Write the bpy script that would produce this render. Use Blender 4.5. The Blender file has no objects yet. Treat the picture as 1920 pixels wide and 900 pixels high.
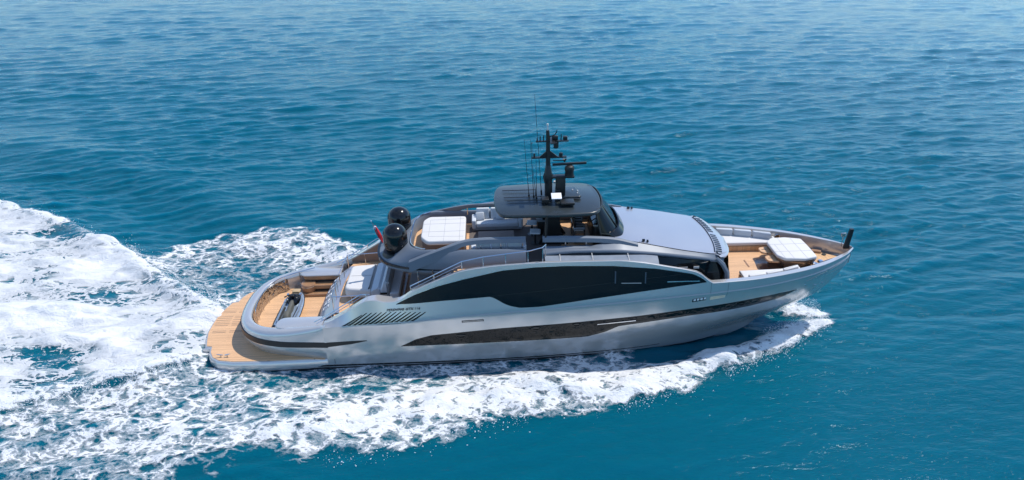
import bpy, bmesh, math, random, bisect
import numpy as np
from mathutils import Matrix, Vector, noise
random.seed(7); RNG=np.random.default_rng(11)
R=math.radians
sc=bpy.context.scene
# ------------------------------------------------------------------ camera, sky, sun, exposure
cam=bpy.data.objects.new("camera",bpy.data.cameras.new("camera")); sc.collection.objects.link(cam)
cam.location=(15.277,-33.193,21.987); cam.rotation_euler=(R(90-26.565),0,R(-2.364))
cam.data.sensor_width=36; cam.data.lens=24.375; cam.data.clip_end=9000; cam.data.clip_start=.1
sc.camera=cam
SUN=Vector((.50,.24,1.0)).normalized()
elev=math.asin(SUN.z); azim=math.atan2(SUN.x,SUN.y)
w=bpy.data.worlds.new("World"); sc.world=w; w.use_nodes=True
nt=w.node_tree; bg=nt.nodes['Background']
sky=nt.nodes.new('ShaderNodeTexSky'); sky.sky_type='NISHITA'; sky.sun_disc=False
sky.sun_elevation=elev; sky.sun_rotation=azim; sky.air_density=1.0; sky.dust_density=.15; sky.ozone_density=2.5
# thin broken cloud in the sky (seen only in reflections)
tc=nt.nodes.new('ShaderNodeTexCoord'); mp=nt.nodes.new('ShaderNodeMapping'); mp.inputs['Scale'].default_value=(1,1,2.6)
cn=nt.nodes.new('ShaderNodeTexNoise'); cn.inputs['Scale'].default_value=3.2; cn.inputs['Detail'].default_value=7
cr=nt.nodes.new('ShaderNodeMapRange'); cr.inputs[1].default_value=.46; cr.inputs[2].default_value=.72; cr.inputs[4].default_value=.40
mx=nt.nodes.new('ShaderNodeMix'); mx.data_type='RGBA'; mx.inputs['B'].default_value=(7.0,7.6,8.2,1)
nt.links.new(tc.outputs['Generated'],mp.inputs[0]); nt.links.new(mp.outputs[0],cn.inputs['Vector'])
nt.links.new(cn.outputs['Fac'],cr.inputs[0]); nt.links.new(cr.outputs[0],mx.inputs['Factor'])
gr=nt.nodes.new('ShaderNodeMix'); gr.data_type='RGBA'; gr.blend_type='MULTIPLY'; gr.inputs['Factor'].default_value=1; gr.inputs['B'].default_value=(.68,.91,1.11,1)
nt.links.new(sky.outputs[0],gr.inputs['A']); nt.links.new(gr.outputs['Result'],mx.inputs['A']); nt.links.new(mx.outputs['Result'],bg.inputs[0])
bg.inputs[1].default_value=.15
sl=bpy.data.lights.new("sun","SUN"); sl.energy=3.6; sl.angle=R(.53); sl.color=(1,.95,.875)
so=bpy.data.objects.new("sun",sl); sc.collection.objects.link(so); so.rotation_euler=SUN.to_track_quat('Z','Y').to_euler()
sc.view_settings.view_transform='Standard'; sc.view_settings.look='None'; sc.view_settings.exposure=0.25; sc.view_settings.gamma=1
sc.cycles.max_bounces=8; sc.cycles.transparent_max_bounces=12; sc.cycles.sample_clamp_indirect=6; sc.cycles.sample_clamp_direct=5
sc.cycles.use_denoising=True
# ------------------------------------------------------------------ materials
def mat(name,col,rough=.5,metal=0,coat=0,spec=.5,var=None,bump=None):
    m=bpy.data.materials.new(name); m.use_nodes=True; n=m.node_tree; b=n.nodes['Principled BSDF']
    b.inputs['Base Color'].default_value=(*col,1); b.inputs['Roughness'].default_value=rough
    b.inputs['Metallic'].default_value=metal; b.inputs['Coat Weight'].default_value=coat; b.inputs['Coat Roughness'].default_value=.05
    b.inputs['Specular IOR Level'].default_value=spec
    t=n.nodes.new('ShaderNodeTexCoord')
    if var:   # (scale, amount): slow change of tone and gloss, as real surfaces have
        x=n.nodes.new('ShaderNodeTexNoise'); x.inputs['Scale'].default_value=var[0]; x.inputs['Detail'].default_value=5
        n.links.new(t.outputs['Object'],x.inputs['Vector'])
        r=n.nodes.new('ShaderNodeMix'); r.data_type='RGBA'
        r.inputs['A'].default_value=(*[c*(1-var[1]) for c in col],1); r.inputs['B'].default_value=(*[min(1,c*(1+var[1])) for c in col],1)
        n.links.new(x.outputs['Fac'],r.inputs['Factor']); n.links.new(r.outputs['Result'],b.inputs['Base Color'])
        q=n.nodes.new('ShaderNodeMapRange'); q.inputs[3].default_value=max(0,rough-.06); q.inputs[4].default_value=rough+.08
        n.links.new(x.outputs['Fac'],q.inputs[0]); n.links.new(q.outputs[0],b.inputs['Roughness'])
    if bump:
        x=n.nodes.new('ShaderNodeTexNoise'); x.inputs['Scale'].default_value=bump[0]; x.inputs['Detail'].default_value=3
        n.links.new(t.outputs['Object'],x.inputs['Vector'])
        u=n.nodes.new('ShaderNodeBump'); u.inputs['Strength'].default_value=bump[1]; u.inputs['Distance'].default_value=bump[2]
        n.links.new(x.outputs['Fac'],u.inputs['Height']); n.links.new(u.outputs[0],b.inputs['Normal'])
    return m
def teak_mat(name,col,axis=1,pitch=.065):
    m=mat(name,col,.55); n=m.node_tree; b=n.nodes['Principled BSDF']
    t=n.nodes.new('ShaderNodeTexCoord'); s=n.nodes.new('ShaderNodeSeparateXYZ'); n.links.new(t.outputs['Object'],s.inputs[0])
    d=n.nodes.new('ShaderNodeMath'); d.operation='DIVIDE'; d.inputs[1].default_value=pitch; n.links.new(s.outputs[axis],d.inputs[0])
    fr=n.nodes.new('ShaderNodeMath'); fr.operation='FRACT'; n.links.new(d.outputs[0],fr.inputs[0])
    fl=n.nodes.new('ShaderNodeMath'); fl.operation='FLOOR'; n.links.new(d.outputs[0],fl.inputs[0])
    wn=n.nodes.new('ShaderNodeTexWhiteNoise'); wn.noise_dimensions='1D'; n.links.new(fl.outputs[0],wn.inputs['W'])
    mp=n.nodes.new('ShaderNodeMapping'); mp.inputs['Scale'].default_value=(.7,.7,.7) ; sc3=[.6,.6,.6]; sc3[axis]=9; mp.inputs['Scale'].default_value=sc3
    n.links.new(t.outputs['Object'],mp.inputs[0])
    ns=n.nodes.new('ShaderNodeTexNoise'); ns.inputs['Scale'].default_value=1.6; ns.inputs['Detail'].default_value=6; n.links.new(mp.outputs[0],ns.inputs['Vector'])
    a=n.nodes.new('ShaderNodeMath'); a.operation='MULTIPLY_ADD'; a.inputs[1].default_value=.45; n.links.new(wn.outputs['Value'],a.inputs[0]); n.links.new(ns.outputs['Fac'],a.inputs[2])
    r=n.nodes.new('ShaderNodeMix'); r.data_type='RGBA'; r.inputs['A'].default_value=(*[c*.68 for c in col],1); r.inputs['B'].default_value=(*[min(1,c*1.18) for c in col],1)
    n.links.new(a.outputs[0],r.inputs['Factor'])
    g=n.nodes.new('ShaderNodeMath'); g.operation='LESS_THAN'; g.inputs[1].default_value=.1; n.links.new(fr.outputs[0],g.inputs[0])
    r2=n.nodes.new('ShaderNodeMix'); r2.data_type='RGBA'; r2.inputs['B'].default_value=(.05,.035,.025,1)
    n.links.new(g.outputs[0],r2.inputs['Factor']); n.links.new(r.outputs['Result'],r2.inputs['A']); n.links.new(r2.outputs['Result'],b.inputs['Base Color'])
    return m
silver=mat('silver_paint',(.58,.565,.545),.19,.55,.3,var=(.35,.07))
litwood=mat('lit_wood',(.80,.62,.45),.5,var=(4,.1))  # wood colour with the light of the opening put into it
steelgrey=mat('steel_grey_paint',(.15,.175,.21),.38,.05,.0,spec=.3,var=(.5,.06))
roofpaint=mat('roof_paint',(.37,.385,.43),.3,.45,.4,var=(.6,.04))
darkroof=mat('charcoal_gloss',(.024,.032,.035),.28,.0,.15,var=(1.2,.1))
ledgeglass=mat('ledge_glass',(.20,.23,.27),.45,.0,.0,spec=.12,var=(2.5,.25))
blackgloss=mat('black_gloss',(.006,.007,.008),.13,0,.0)
blackmatt=mat('black_paint',(.010,.011,.012),.4,var=(3,.2))
glass=mat('dark_glass',(.004,.007,.010),.04,0,.0,spec=.28,var=(.8,.3))
hullglass=mat('hull_glass',(.004,.005,.006),.03,.0,.0,spec=.35,bump=(1.8,1.0,.10))
teak=teak_mat('teak',(.66,.395,.21)); teakx=teak_mat('teak_athwart',(.60,.37,.19),0)
wood=mat('lacquered_wood',(.34,.19,.10),.25,0,.5,var=(3,.25))
brown=mat('brown_leather',(.20,.145,.115),.55,var=(4,.1),bump=(30,.2,.01))
bronze=mat('bronze_lacquer',(.20,.17,.15),.2,.7,.5,var=(1,.15))
white=mat('white_upholstery',(.62,.60,.575),.75,var=(2,.04),bump=(5,.25,.02))
grey=mat('pale_grey_upholstery',(.52,.55,.58),.8,var=(2,.06),bump=(6,.3,.02))
grey2=mat('mid_grey_upholstery',(.26,.27,.28),.8,var=(2,.08),bump=(6,.3,.02))
seam=mat('seam_grey',(.36,.36,.36),.8)
taupe=mat('taupe_floor',(.12,.10,.09),.85,var=(3,.1))
cream=mat('cream_gelcoat',(.52,.50,.47),.3,0,.4,var=(1,.05))
chrome=mat('stainless',(.62,.63,.64),.12,1)
chromew=mat('wavy_stainless',(.45,.42,.40),.09,1,bump=(3.5,1.0,.12))
rubber=mat('rubber',(.02,.02,.02),.7)
flagred=mat('red_cloth',(.55,.02,.03),.8,var=(5,.2)); flagwhite=mat('white_cloth',(.8,.8,.8),.8); flagblue=mat('blue_cloth',(.02,.04,.25),.8)
skiblue=mat('jetski_blue_grey',(.30,.37,.45),.25,.4,.5,var=(2,.15)); skigrey=mat('jetski_seat',(.09,.09,.075),.7,var=(8,.3)); skigold=mat('jetski_tan',(.45,.32,.17),.4)
softpane=mat('inner_glass',(.014,.018,.021),.1,0,.1,var=(2,.3))
screen=mat('instrument_glass',(.05,.06,.08),.1,0,.5)
# ------------------------------------------------------------------ yacht frame: running trim of one degree bow up
TR=R(1.0)
T0=Matrix.Translation((13,0,0))@Matrix.Rotation(-TR,4,'Y')@Matrix.Translation((-13,0,0))
col=sc.collection
def thing(name,label,cat,base=(0,0,0),rz=0,group=None,trim=True):
    o=bpy.data.objects.new(name,None); col.objects.link(o); o.empty_display_size=.2
    o.matrix_world=(T0 if trim else Matrix())@Matrix.Translation(base)@Matrix.Rotation(rz,4,'Z')
    o['label']=label; o['category']=cat
    if group: o['group']=group
    return o
class MB:
    def __init__(s): s.v=[]; s.f=[]; s.M=None
    def add(s,vs,fs):
        k=len(s.v)
        s.v+= [tuple(s.M@Vector(p)) for p in vs] if s.M is not None else [tuple(p) for p in vs]
        s.f+=[tuple(i+k for i in f) for f in fs]; return s
    def box(s,c,d,rz=0,ry=0,rx=0,bev=0):
        if bev: 
            x,y,z=[a/2 for a in d]
            poly=rpoly([(-x,-y),(x,-y),(x,y),(-x,y)],min(bev,x*.9,y*.9),3)
            old=s.M; m=Matrix.Translation(c)@Matrix.Rotation(rz,4,'Z')@Matrix.Rotation(ry,4,'Y')@Matrix.Rotation(rx,4,'X')
            s.M=(old@m) if old is not None else m; s.pad(poly,-z,z,min(bev,z*.9)*.7); s.M=old; return s
        m=Matrix.Translation(c)@Matrix.Rotation(rz,4,'Z')@Matrix.Rotation(ry,4,'Y')@Matrix.Rotation(rx,4,'X')
        vs=[m@Vector((a*d[0]/2,b*d[1]/2,e*d[2]/2)) for a in(-1,1) for b in(-1,1) for e in(-1,1)]
        return s.add(vs,[(0,1,3,2),(4,6,7,5),(0,4,5,1),(2,3,7,6),(0,2,6,4),(1,5,7,3)])
    def loft(s,rings,closed=True,cap0=False,cap1=False):
        n=len(rings[0]); vs=[p for r in rings for p in r]; fs=[]
        for i in range(len(rings)-1):
            for j in range(n if closed else n-1):
                a=i*n+j; b=i*n+(j+1)%n; fs.append((a,b,b+n,a+n))
        if cap0: fs.append(tuple(range(n))[::-1])
        if cap1: fs.append(tuple((len(rings)-1)*n+j for j in range(n)))
        return s.add(vs,fs)
    def pad(s,poly,z0,z1,r=.05,k=3,zf=None):
        rings=[]
        prof=[(r*(1-math.sin(a)),r*(1-math.cos(a))) for a in [math.pi/2*i/k for i in range(k+1)]]
        lv=[(d,z0+e) for d,e in prof]+[(d,z1-e) for d,e in prof[::-1]]
        if r==0: lv=[(0,z0),(0,z1)]
        for d,z in lv:
            q=opoly(poly,-d) if d else poly
            rings.append([(x,y,z+(zf(x,y) if zf else 0)) for x,y in q])
        return s.loft(rings,True,True,True)
    def tube(s,path,r,n=7,closed=False,cap=True):
        P=[Vector(p) for p in path]; rings=[]; N=len(P)
        up=Vector((0,0,1))
        for i,p in enumerate(P):
            a=P[i-1] if (i or closed) else p; b=P[(i+1)%N] if (i<N-1 or closed) else p
            t=(b-a).normalized(); u=up if abs(t.z)<.95 else Vector((1,0,0))
            x=t.cross(u).normalized(); y=x.cross(t).normalized(); rr=r[i] if isinstance(r,(list,tuple)) else r
            rings.append([p+x*math.cos(2*math.pi*j/n)*rr+y*math.sin(2*math.pi*j/n)*rr for j in range(n)])
        if closed: rings.append(rings[0]); cap=False
        return s.loft(rings,True,cap,cap)
    def lathe(s,prof,c=(0,0,0),n=24):
        rings=[[(c[0]+r*math.cos(2*math.pi*j/n),c[1]+r*math.sin(2*math.pi*j/n),c[2]+z) for j in range(n)] for r,z in prof]
        return s.loft(rings,True,True,True)
    def build(s,name,m,parent=None,label=None,angle=38,smooth=True):
        me=bpy.data.meshes.new(name); me.from_pydata(s.v,[],s.f)
        bm=bmesh.new(); bm.from_mesh(me); bmesh.ops.remove_doubles(bm,verts=bm.verts,dist=.0004)
        bmesh.ops.recalc_face_normals(bm,faces=bm.faces); bm.to_mesh(me); bm.free()
        me.materials.append(m)
        if smooth:
            me.shade_smooth(); me.set_sharp_from_angle(angle=R(angle))
        o=bpy.data.objects.new(name,me); col.objects.link(o)
        if parent: o.parent=parent
        if label: o['label']=label
        return o
def opoly(p,d):
    n=len(p); out=[]
    A=sum(p[i][0]*p[(i+1)%n][1]-p[(i+1)%n][0]*p[i][1] for i in range(n)); sg=1 if A>0 else -1
    for i in range(n):
        a,b,c=p[i-1],p[i],p[(i+1)%n]
        e1=Vector((b[0]-a[0],b[1]-a[1])); e2=Vector((c[0]-b[0],c[1]-b[1]))
        if e1.length<1e-6: e1=e2
        if e2.length<1e-6: e2=e1
        n1=Vector((e1.y,-e1.x)).normalized()*sg; n2=Vector((e2.y,-e2.x)).normalized()*sg
        m=n1+n2; m=m/max(.35,m.length_squared/2) if m.length>1e-5 else n1
        out.append((b[0]+m.x*d,b[1]+m.y*d))
    return out
def rpoly(p,r,k=4):
    n=len(p); out=[]
    for i in range(n):
        a,b,c=Vector(p[i-1]),Vector(p[i]),Vector(p[(i+1)%n]); rr=r[i] if isinstance(r,(list,tuple)) else r
        u=(a-b); v=(c-b); d=min(rr,u.length*.48,v.length*.48)
        if d<1e-4: out.append(tuple(b)); continue
        s=b+u.normalized()*d; e=b+v.normalized()*d
        for j in range(k+1):
            t=j/k; out.append(tuple(s*(1-t)**2+b*2*t*(1-t)+e*t*t))
    return out
def spl(pts,n):       # smooth curve through points (Catmull-Rom), n steps a span
    P=[Vector(p) for p in pts]; out=[]
    for i in range(len(P)-1):
        a=P[i-1] if i else P[0]*2-P[1]; b,c=P[i],P[i+1]; d=P[i+2] if i+2<len(P) else P[-1]*2-P[-2]
        for j in range(n):
            t=j/n; out.append(.5*((2*b)+(c-a)*t+(2*a-5*b+4*c-d)*t*t+(3*b-a-3*c+d)*t**3))
    out.append(P[-1]); return out
def sym(half):        # outline given for y>=0 from aft centre to forward centre -> closed outline
    return [(x,-y) for x,y in half]+[(x,y) for x,y in half[::-1] if y>1e-6]
def lin(tab):
    xs=[a for a,b in tab]; ys=[b for a,b in tab]
    m=[(ys[i+1]-ys[i])/(xs[i+1]-xs[i]) for i in range(len(xs)-1)]
    d=[m[0]]+[0 if m[i-1]*m[i]<=0 else 2*m[i-1]*m[i]/(m[i-1]+m[i]) for i in range(1,len(m))]+[m[-1]]
    def f(x):
        if x<=xs[0]: return ys[0]
        if x>=xs[-1]: return ys[-1]
        i=bisect.bisect_right(xs,x)-1
        h=xs[i+1]-xs[i]; t=(x-xs[i])/h
        return ys[i]*(1+2*t)*(1-t)**2+h*d[i]*t*(1-t)**2+ys[i+1]*t*t*(3-2*t)+h*d[i+1]*t*t*(t-1)
    return f
# profile of the stem / keel, and half-breadths along the waterline, the belly, the knuckle and the top edge
stem_z=lin([(0,-.9),(24,-.95),(28,-.8),(30.2,-.4),(31.5,.05),(32.3,.45),(33.4,.98),(34.0,1.33),(34.5,1.85),(35.0,2.52),(35.35,3.15),(35.47,3.8),(35.5,4.25)])
W_=lin([(0,3.72),(3,3.8),(10,3.68),(17.6,3.42),(23,2.9),(26.5,2.12),(28.6,1.42),(30.7,.5),(31.6,0)])
M_=lin([(0,3.78),(8,3.84),(14,3.86),(18,3.82),(22,3.6),(26,3.12),(28.6,2.52),(31,1.7),(33,.82),(34.3,0)])
N_=lin([(0,3.8),(8,3.84),(13,3.92),(18,3.93),(22,3.84),(26,3.62),(28,3.43),(29,3.27),(30,3.04),(31,2.74),(32,2.38),(33,1.92),(34,1.32),(35,.55),(35.47,0)])
T_=lin([(0,3.7),(7,3.62),(10,3.55),(14,3.5),(18,3.48),(22,3.48),(25,3.48),(26.5,3.53),(28,3.42),(29,3.28),(30,3.05),(31,2.76),(32,2.42),(33,1.98),(34,1.4),(35,.66),(35.5,.12)])
zN=lin([(7,2.66),(8,2.72),(10.7,2.82),(13,3.02),(17,3.28),(21.4,3.48),(26,3.68),(30,3.78),(33,3.8),(35.5,3.82)])
zT=lin([(6.6,2.55),(7.2,2.76),(8,3.2),(8.8,3.68),(9.3,3.96),(9.7,4.0),(10.3,3.84),(10.8,3.86),(11.7,4.42),(13.2,5.09),(14.25,5.46),(16.3,5.68),(18.2,5.74),(21.8,5.7),(22.9,5.57),(24.2,5.3),(25.9,4.87),(26.35,4.5),(26.7,4.27),(28,4.27),(32,4.22),(35.5,4.16)])
def section(x):
    zk=stem_z(x); P=[(zk,0.0)]
    for z,f in ((-.35,lambda x:W_(x)*.93),(.1,W_),(1.6,M_)):
        if z>zk+.03: P.append((z,max(0,f(x))))
    zn=zN(x); P.append((zn,max(.0,N_(x)))) ; P.append((max(zT(x),zn+.05),T_(x)))
    return P
def hb(x,z):
    P=section(x)
    if z<=P[0][0]: return 0.
    if z>=P[-1][0]: return P[-1][1]
    if z>=P[-2][0]:
        a,b=P[-2],P[-1]; t=(z-a[0])/(b[0]-a[0]); return a[1]+(b[1]-a[1])*t
    return lin(P[:-1])(z)
# ------------------------------------------------------------------ the sea, its wake and foam
def axis_grid(a,b,d,lo,hi,g,va=None,vb=None):
    va=lo if va is None else va; vb=hi if vb is None else vb
    xs=list(np.arange(a,b,d)); 
    s=d; x=xs[-1]
    while x<hi: s=min(s*(g if x<vb else 1.16),90); x+=s; xs.append(x)
    s=d; x=xs[0]; L=[]
    while x>lo: s=min(s*(g if x>va else 1.16),90); x-=s; L.append(x)
    return np.array(L[::-1]+xs)
WV=[]
for i in range(150):
    lam=.6*(1.034**i)                      # wave lengths from 0.75 m
    if lam>34: break
    th=R(97)+RNG.normal()*R(19)             # travelling roughly towards the camera
    k=2*math.pi/lam
    amp=.0078*lam**.85*math.exp(-(lam/3.0)**1.5)*RNG.uniform(.5,1.3)+.00075*lam*math.exp(-(lam/16)**2)
    WV.append((k*math.cos(th),k*math.sin(th),amp,RNG.uniform(0,6.283),lam))
TB=[]
for i in range(70):
    lam=.5*1.035**i; th=RNG.uniform(0,math.pi); k=2*math.pi/lam
    TB.append((k*math.cos(th)*.7,k*math.sin(th)*1.2,.0075*lam**1.0*RNG.uniform(.5,1.2),RNG.uniform(0,6.283),lam))
def ss(a,b,x): t=np.clip((x-a)/(b-a),0,1); return t*t*(3-2*t)
OX=[-60,-12,-4.3,-1,2.4,6.7,9,12,14.8,17,19,22.5,25,26.8,28.7,30.4,32.4,34.3,35.6,36.6]
OYs=[24,15.5,13.2,12.2,11.4,10.7,10.4,10.0,8.7,8.2,7.8,7.3,6.4,5.3,4.5,3.6,2.6,1.3,.5,0]
OYp=[24,9.5,12.3,13.4,12.9,10.4,9.8,9.0,8.4,8.0,7.8,7.3,6.4,5.3,4.5,3.6,2.6,1.3,.5,0]
VX=[-80,-23.4,-17.7,-14.6,-11.6,-8.4,-5.9,-3.3,-.4,.9]; VYp=[44,19.3,16.3,14.3,11.9,9.5,7.0,4.6,2.6,1.6]
VYs=[34,15.5,13.0,11.4,9.6,7.7,6.4,5.3,3.8,2.4]
IX=[22,23.9,25.6,27.2,28.9,30.9,32.4,33.8]; IY=[3.2,4.1,3.7,3.1,2.4,1.4,.6,.1]
HWX=[0,3,10,17.6,23,26.5,28.6,30.7,31.6]; HWY=[3.7,3.8,3.68,3.42,2.9,2.12,1.42,.5,0]
def vnoise(x,y,s,seed):
    r=np.random.default_rng(seed); out=np.zeros_like(x); 
    for i in range(14):
        lam=s*r.uniform(.55,1.6); th=r.uniform(0,math.pi); k=2*math.pi/lam
        out+=np.sin(k*(x*math.cos(th)+y*math.sin(th))+r.uniform(0,6.28)+.8*np.sin(x*1.7/s+i))
    return out/14**.5/1.0      # about unit variance/sqrt2
def wake(x,y):
    """foam density 0..1 and wake height at water points"""
    ay=np.abs(y); st=y<0
    wob=vnoise(x,y,5,3)*.35+vnoise(x,y,1.6,5)*.18
    oy=np.where(st,np.interp(x,OX,OYs),np.interp(x,OX,OYp)); vy=np.where(st,np.interp(x,VX,VYs),np.interp(x,VX,VYp))
    iy=np.interp(x,IX,IY); hw=np.interp(x,HWX,HWY)
    do=oy-ay+wob*np.clip(oy*.15,.2,1); dv=vy-ay+wob*.28
    # bow-wave band and the lacy field it leaves
    fresh=ss(-2,14,x)                                          # older foam is thinner
    crest=np.exp(-((ay-(oy-1.0-.085*np.clip(30-x,0,20)))/(.6+.05*np.clip(32-x,0,24)))**2)
    n1=vnoise(x,y,3.4,9)*.5+.0
    D=ss(-.12,.45,do)*(.50+.11*n1+crest*(.08+.20*fresh))
    D=D+ss(-.1,.5,do)*ss(18,28,x)*.10
    near=ss(hw+1.5,hw+.3,ay)*ss(27,20,x)*ss(-3,1,x)
    D=np.where(x<24,D-near*(.01),D)
    clear=ss(.35,-.35,ay-iy+wob*.3)*ss(21.5,24.5,x)
    D=D*(1-clear)
    D=D*ss(36.0,34.6,x)
    # the second notch: the band breaks up behind the crest
    D=D-.42*np.exp(-((x-5.4)/1.5)**2-((y+10.2)/.8)**2)-.08*np.exp(-((x-4)/3.0)**2-((ay-4.8)/.6)**2)
    # port pool beside the stern and the fade of the port band
    D=np.where(~st,D-.22*np.exp(-((x+.6)/3.6)**2-((y-6.2)/1.8)**2)-ss(-6,-9.5,x)*.7*ss(0,-1,dv),D)
    D=np.where(st&(x<2),D+.07-.02*ss(-.0,1.2,-dv)*np.exp(-((ay-vy-1.2)/1.6)**2),D)
    D=np.where(st,D-.16*ss(7.6,10.6,ay)*ss(8,3,x)-.12*ss(8.6,11,ay)*ss(-1,-5,x),D)
    # churned stern wake between the arms of the V
    ins=ss(-.1,.6,dv)*ss(2.2,.6,x)
    n2=vnoise(x*.55,y,3.6,21)
    n3=vnoise(x*.45,y*1.2,7,23)
    S=.80+.12*n2+.12*n3-.20*np.exp(-((x+8.5)/3.2)**2-((y+1.9)/.8)**2)-.25*np.exp(-((x+10.5)/1.6)**2-((y+.4)/1.6)**2)
    S-= .12*ss(-9,-14,x)*ss(5.0,7.5,y)*ss(15,11,y)
    D=np.maximum(D*(1-.5*ins),S*ins)
    D=np.clip(D,0,1.05)
    D=np.where((ay<hw-.25)&(x>.6)&(x<31),0,D)
    H=.30*crest*ss(-.3,.6,do)*ss(-4,8,x)*ss(34.5,25,x)*(1+.5*n1)
    H+=ins*(.10+.06*n2)+.45*np.exp(-((dv-.9)/(1.2))**2)*ss(1.0,-3,x)*np.exp(-np.clip(-x-14,0,90)/20)*(1+.08*n2)
    H+=.5*np.exp(-((x+1.6)/1.8)**2-(y/3.0)**2)
    # the long swell the wake sends out to port, ahead of the V
    H+=np.where(~st,-.35*np.exp(-((dv+5.5)/3.2)**2)*ss(14,0,x)+.22*np.exp(-((dv+11.5)/3.0)**2)*ss(22,4,x),0)
    H-=clear*.18*ss(24,27,x)
    return D,H
def sea_h(x,y,sp,D,H):
    # calm hollow beside the hull; patches of livelier and smoother water elsewhere
    z=np.zeros_like(x)
    for kx,ky,a,ph,lam in WV:
        z+=a*ss(1.6,3.6,lam/sp)*np.cos(kx*x+ky*y+ph+.35*np.sin(.05*x*lam**-.3+ph))
    z+=1.3*np.maximum(z,0)**1.5
    calm=1-.72*np.exp(-((y+8)/9)**2)*ss(-2,12,x)      # lee side of the yacht: smoother water
    gust=1+.28*vnoise(x,y,38,77)
    z=z*calm*gust*(1-.4*np.clip(D,0,1))
    return z+H
def turb(x,y,sp,D):
    t=np.zeros_like(x)
    for kx,ky,a,ph,lam in TB: t+=a*ss(1.4,3,lam/sp)*np.cos(kx*x+ky*y+ph+1.2*np.sin(.9*x/lam**.5+ph)+.9*np.sin(1.1*y/lam**.5))
    return t*np.clip(D*1.6-.25,0,1.2)
def grid_mesh(name,xs,ys,Z,D,keep=None):
    nx,ny=len(xs),len(ys); X,Y=np.meshgrid(xs,ys)
    co=np.stack([X.ravel(),Y.ravel(),Z.ravel()],1).astype(np.float32)
    i=np.arange(ny-1)[:,None]*nx+np.arange(nx-1)[None]
    q=np.stack([i,i+1,i+1+nx,i+nx],-1).reshape(-1,4)
    d=D.ravel().astype(np.float32)
    if keep is not None:
        q=q[keep[q].any(1)]; used=np.unique(q); mp=np.zeros(len(co),int); mp[used]=np.arange(len(used)); q=mp[q]; co=co[used]; d=d[used]
    me=bpy.data.meshes.new(name); me.vertices.add(len(co)); me.vertices.foreach_set('co',co.ravel())
    me.loops.add(q.size); me.loops.foreach_set('vertex_index',q.ravel().astype(np.int32))
    me.polygons.add(len(q)); me.polygons.foreach_set('loop_start',np.arange(0,q.size,4,dtype=np.int32))
    me.polygons.foreach_set('use_smooth',np.ones(len(q),bool))
    me.update(); me.validate()
    at=me.attributes.new('foam','FLOAT','POINT'); at.data.foreach_set('value',d)
    vy=np.where(co[:,1]<0,np.interp(co[:,0],VX,VYs),np.interp(co[:,0],VX,VYp)); ch=(ss(.1,2.2,vy-np.abs(co[:,1]))*ss(2.2,-.5,co[:,0])).astype(np.float32)
    at=me.attributes.new('churn','FLOAT','POINT'); at.data.foreach_set('value',ch)
    o=bpy.data.objects.new(name,me); col.objects.link(o); return o
def spacing(xs):
    g=np.gradient(xs); return g
xs=axis_grid(-22,52,.17,-4200,4200,1.0095,-115,165); ys=axis_grid(-15,24,.17,-1500,6500,1.0085,-24,185)
X,Y=np.meshgrid(xs,ys); SP=np.maximum(*np.meshgrid(spacing(xs),spacing(ys)))
far=ss(160,70,np.abs(X-15))*ss(170,110,Y)*ss(-100,-60,Y)
D,H=wake(X,Y); D*=far; H*=far
Z=sea_h(X,Y,SP,D,H)+turb(X,Y,SP,D)*.5
sea=grid_mesh('water',xs,ys,Z,D); sea['kind']='structure'
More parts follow.
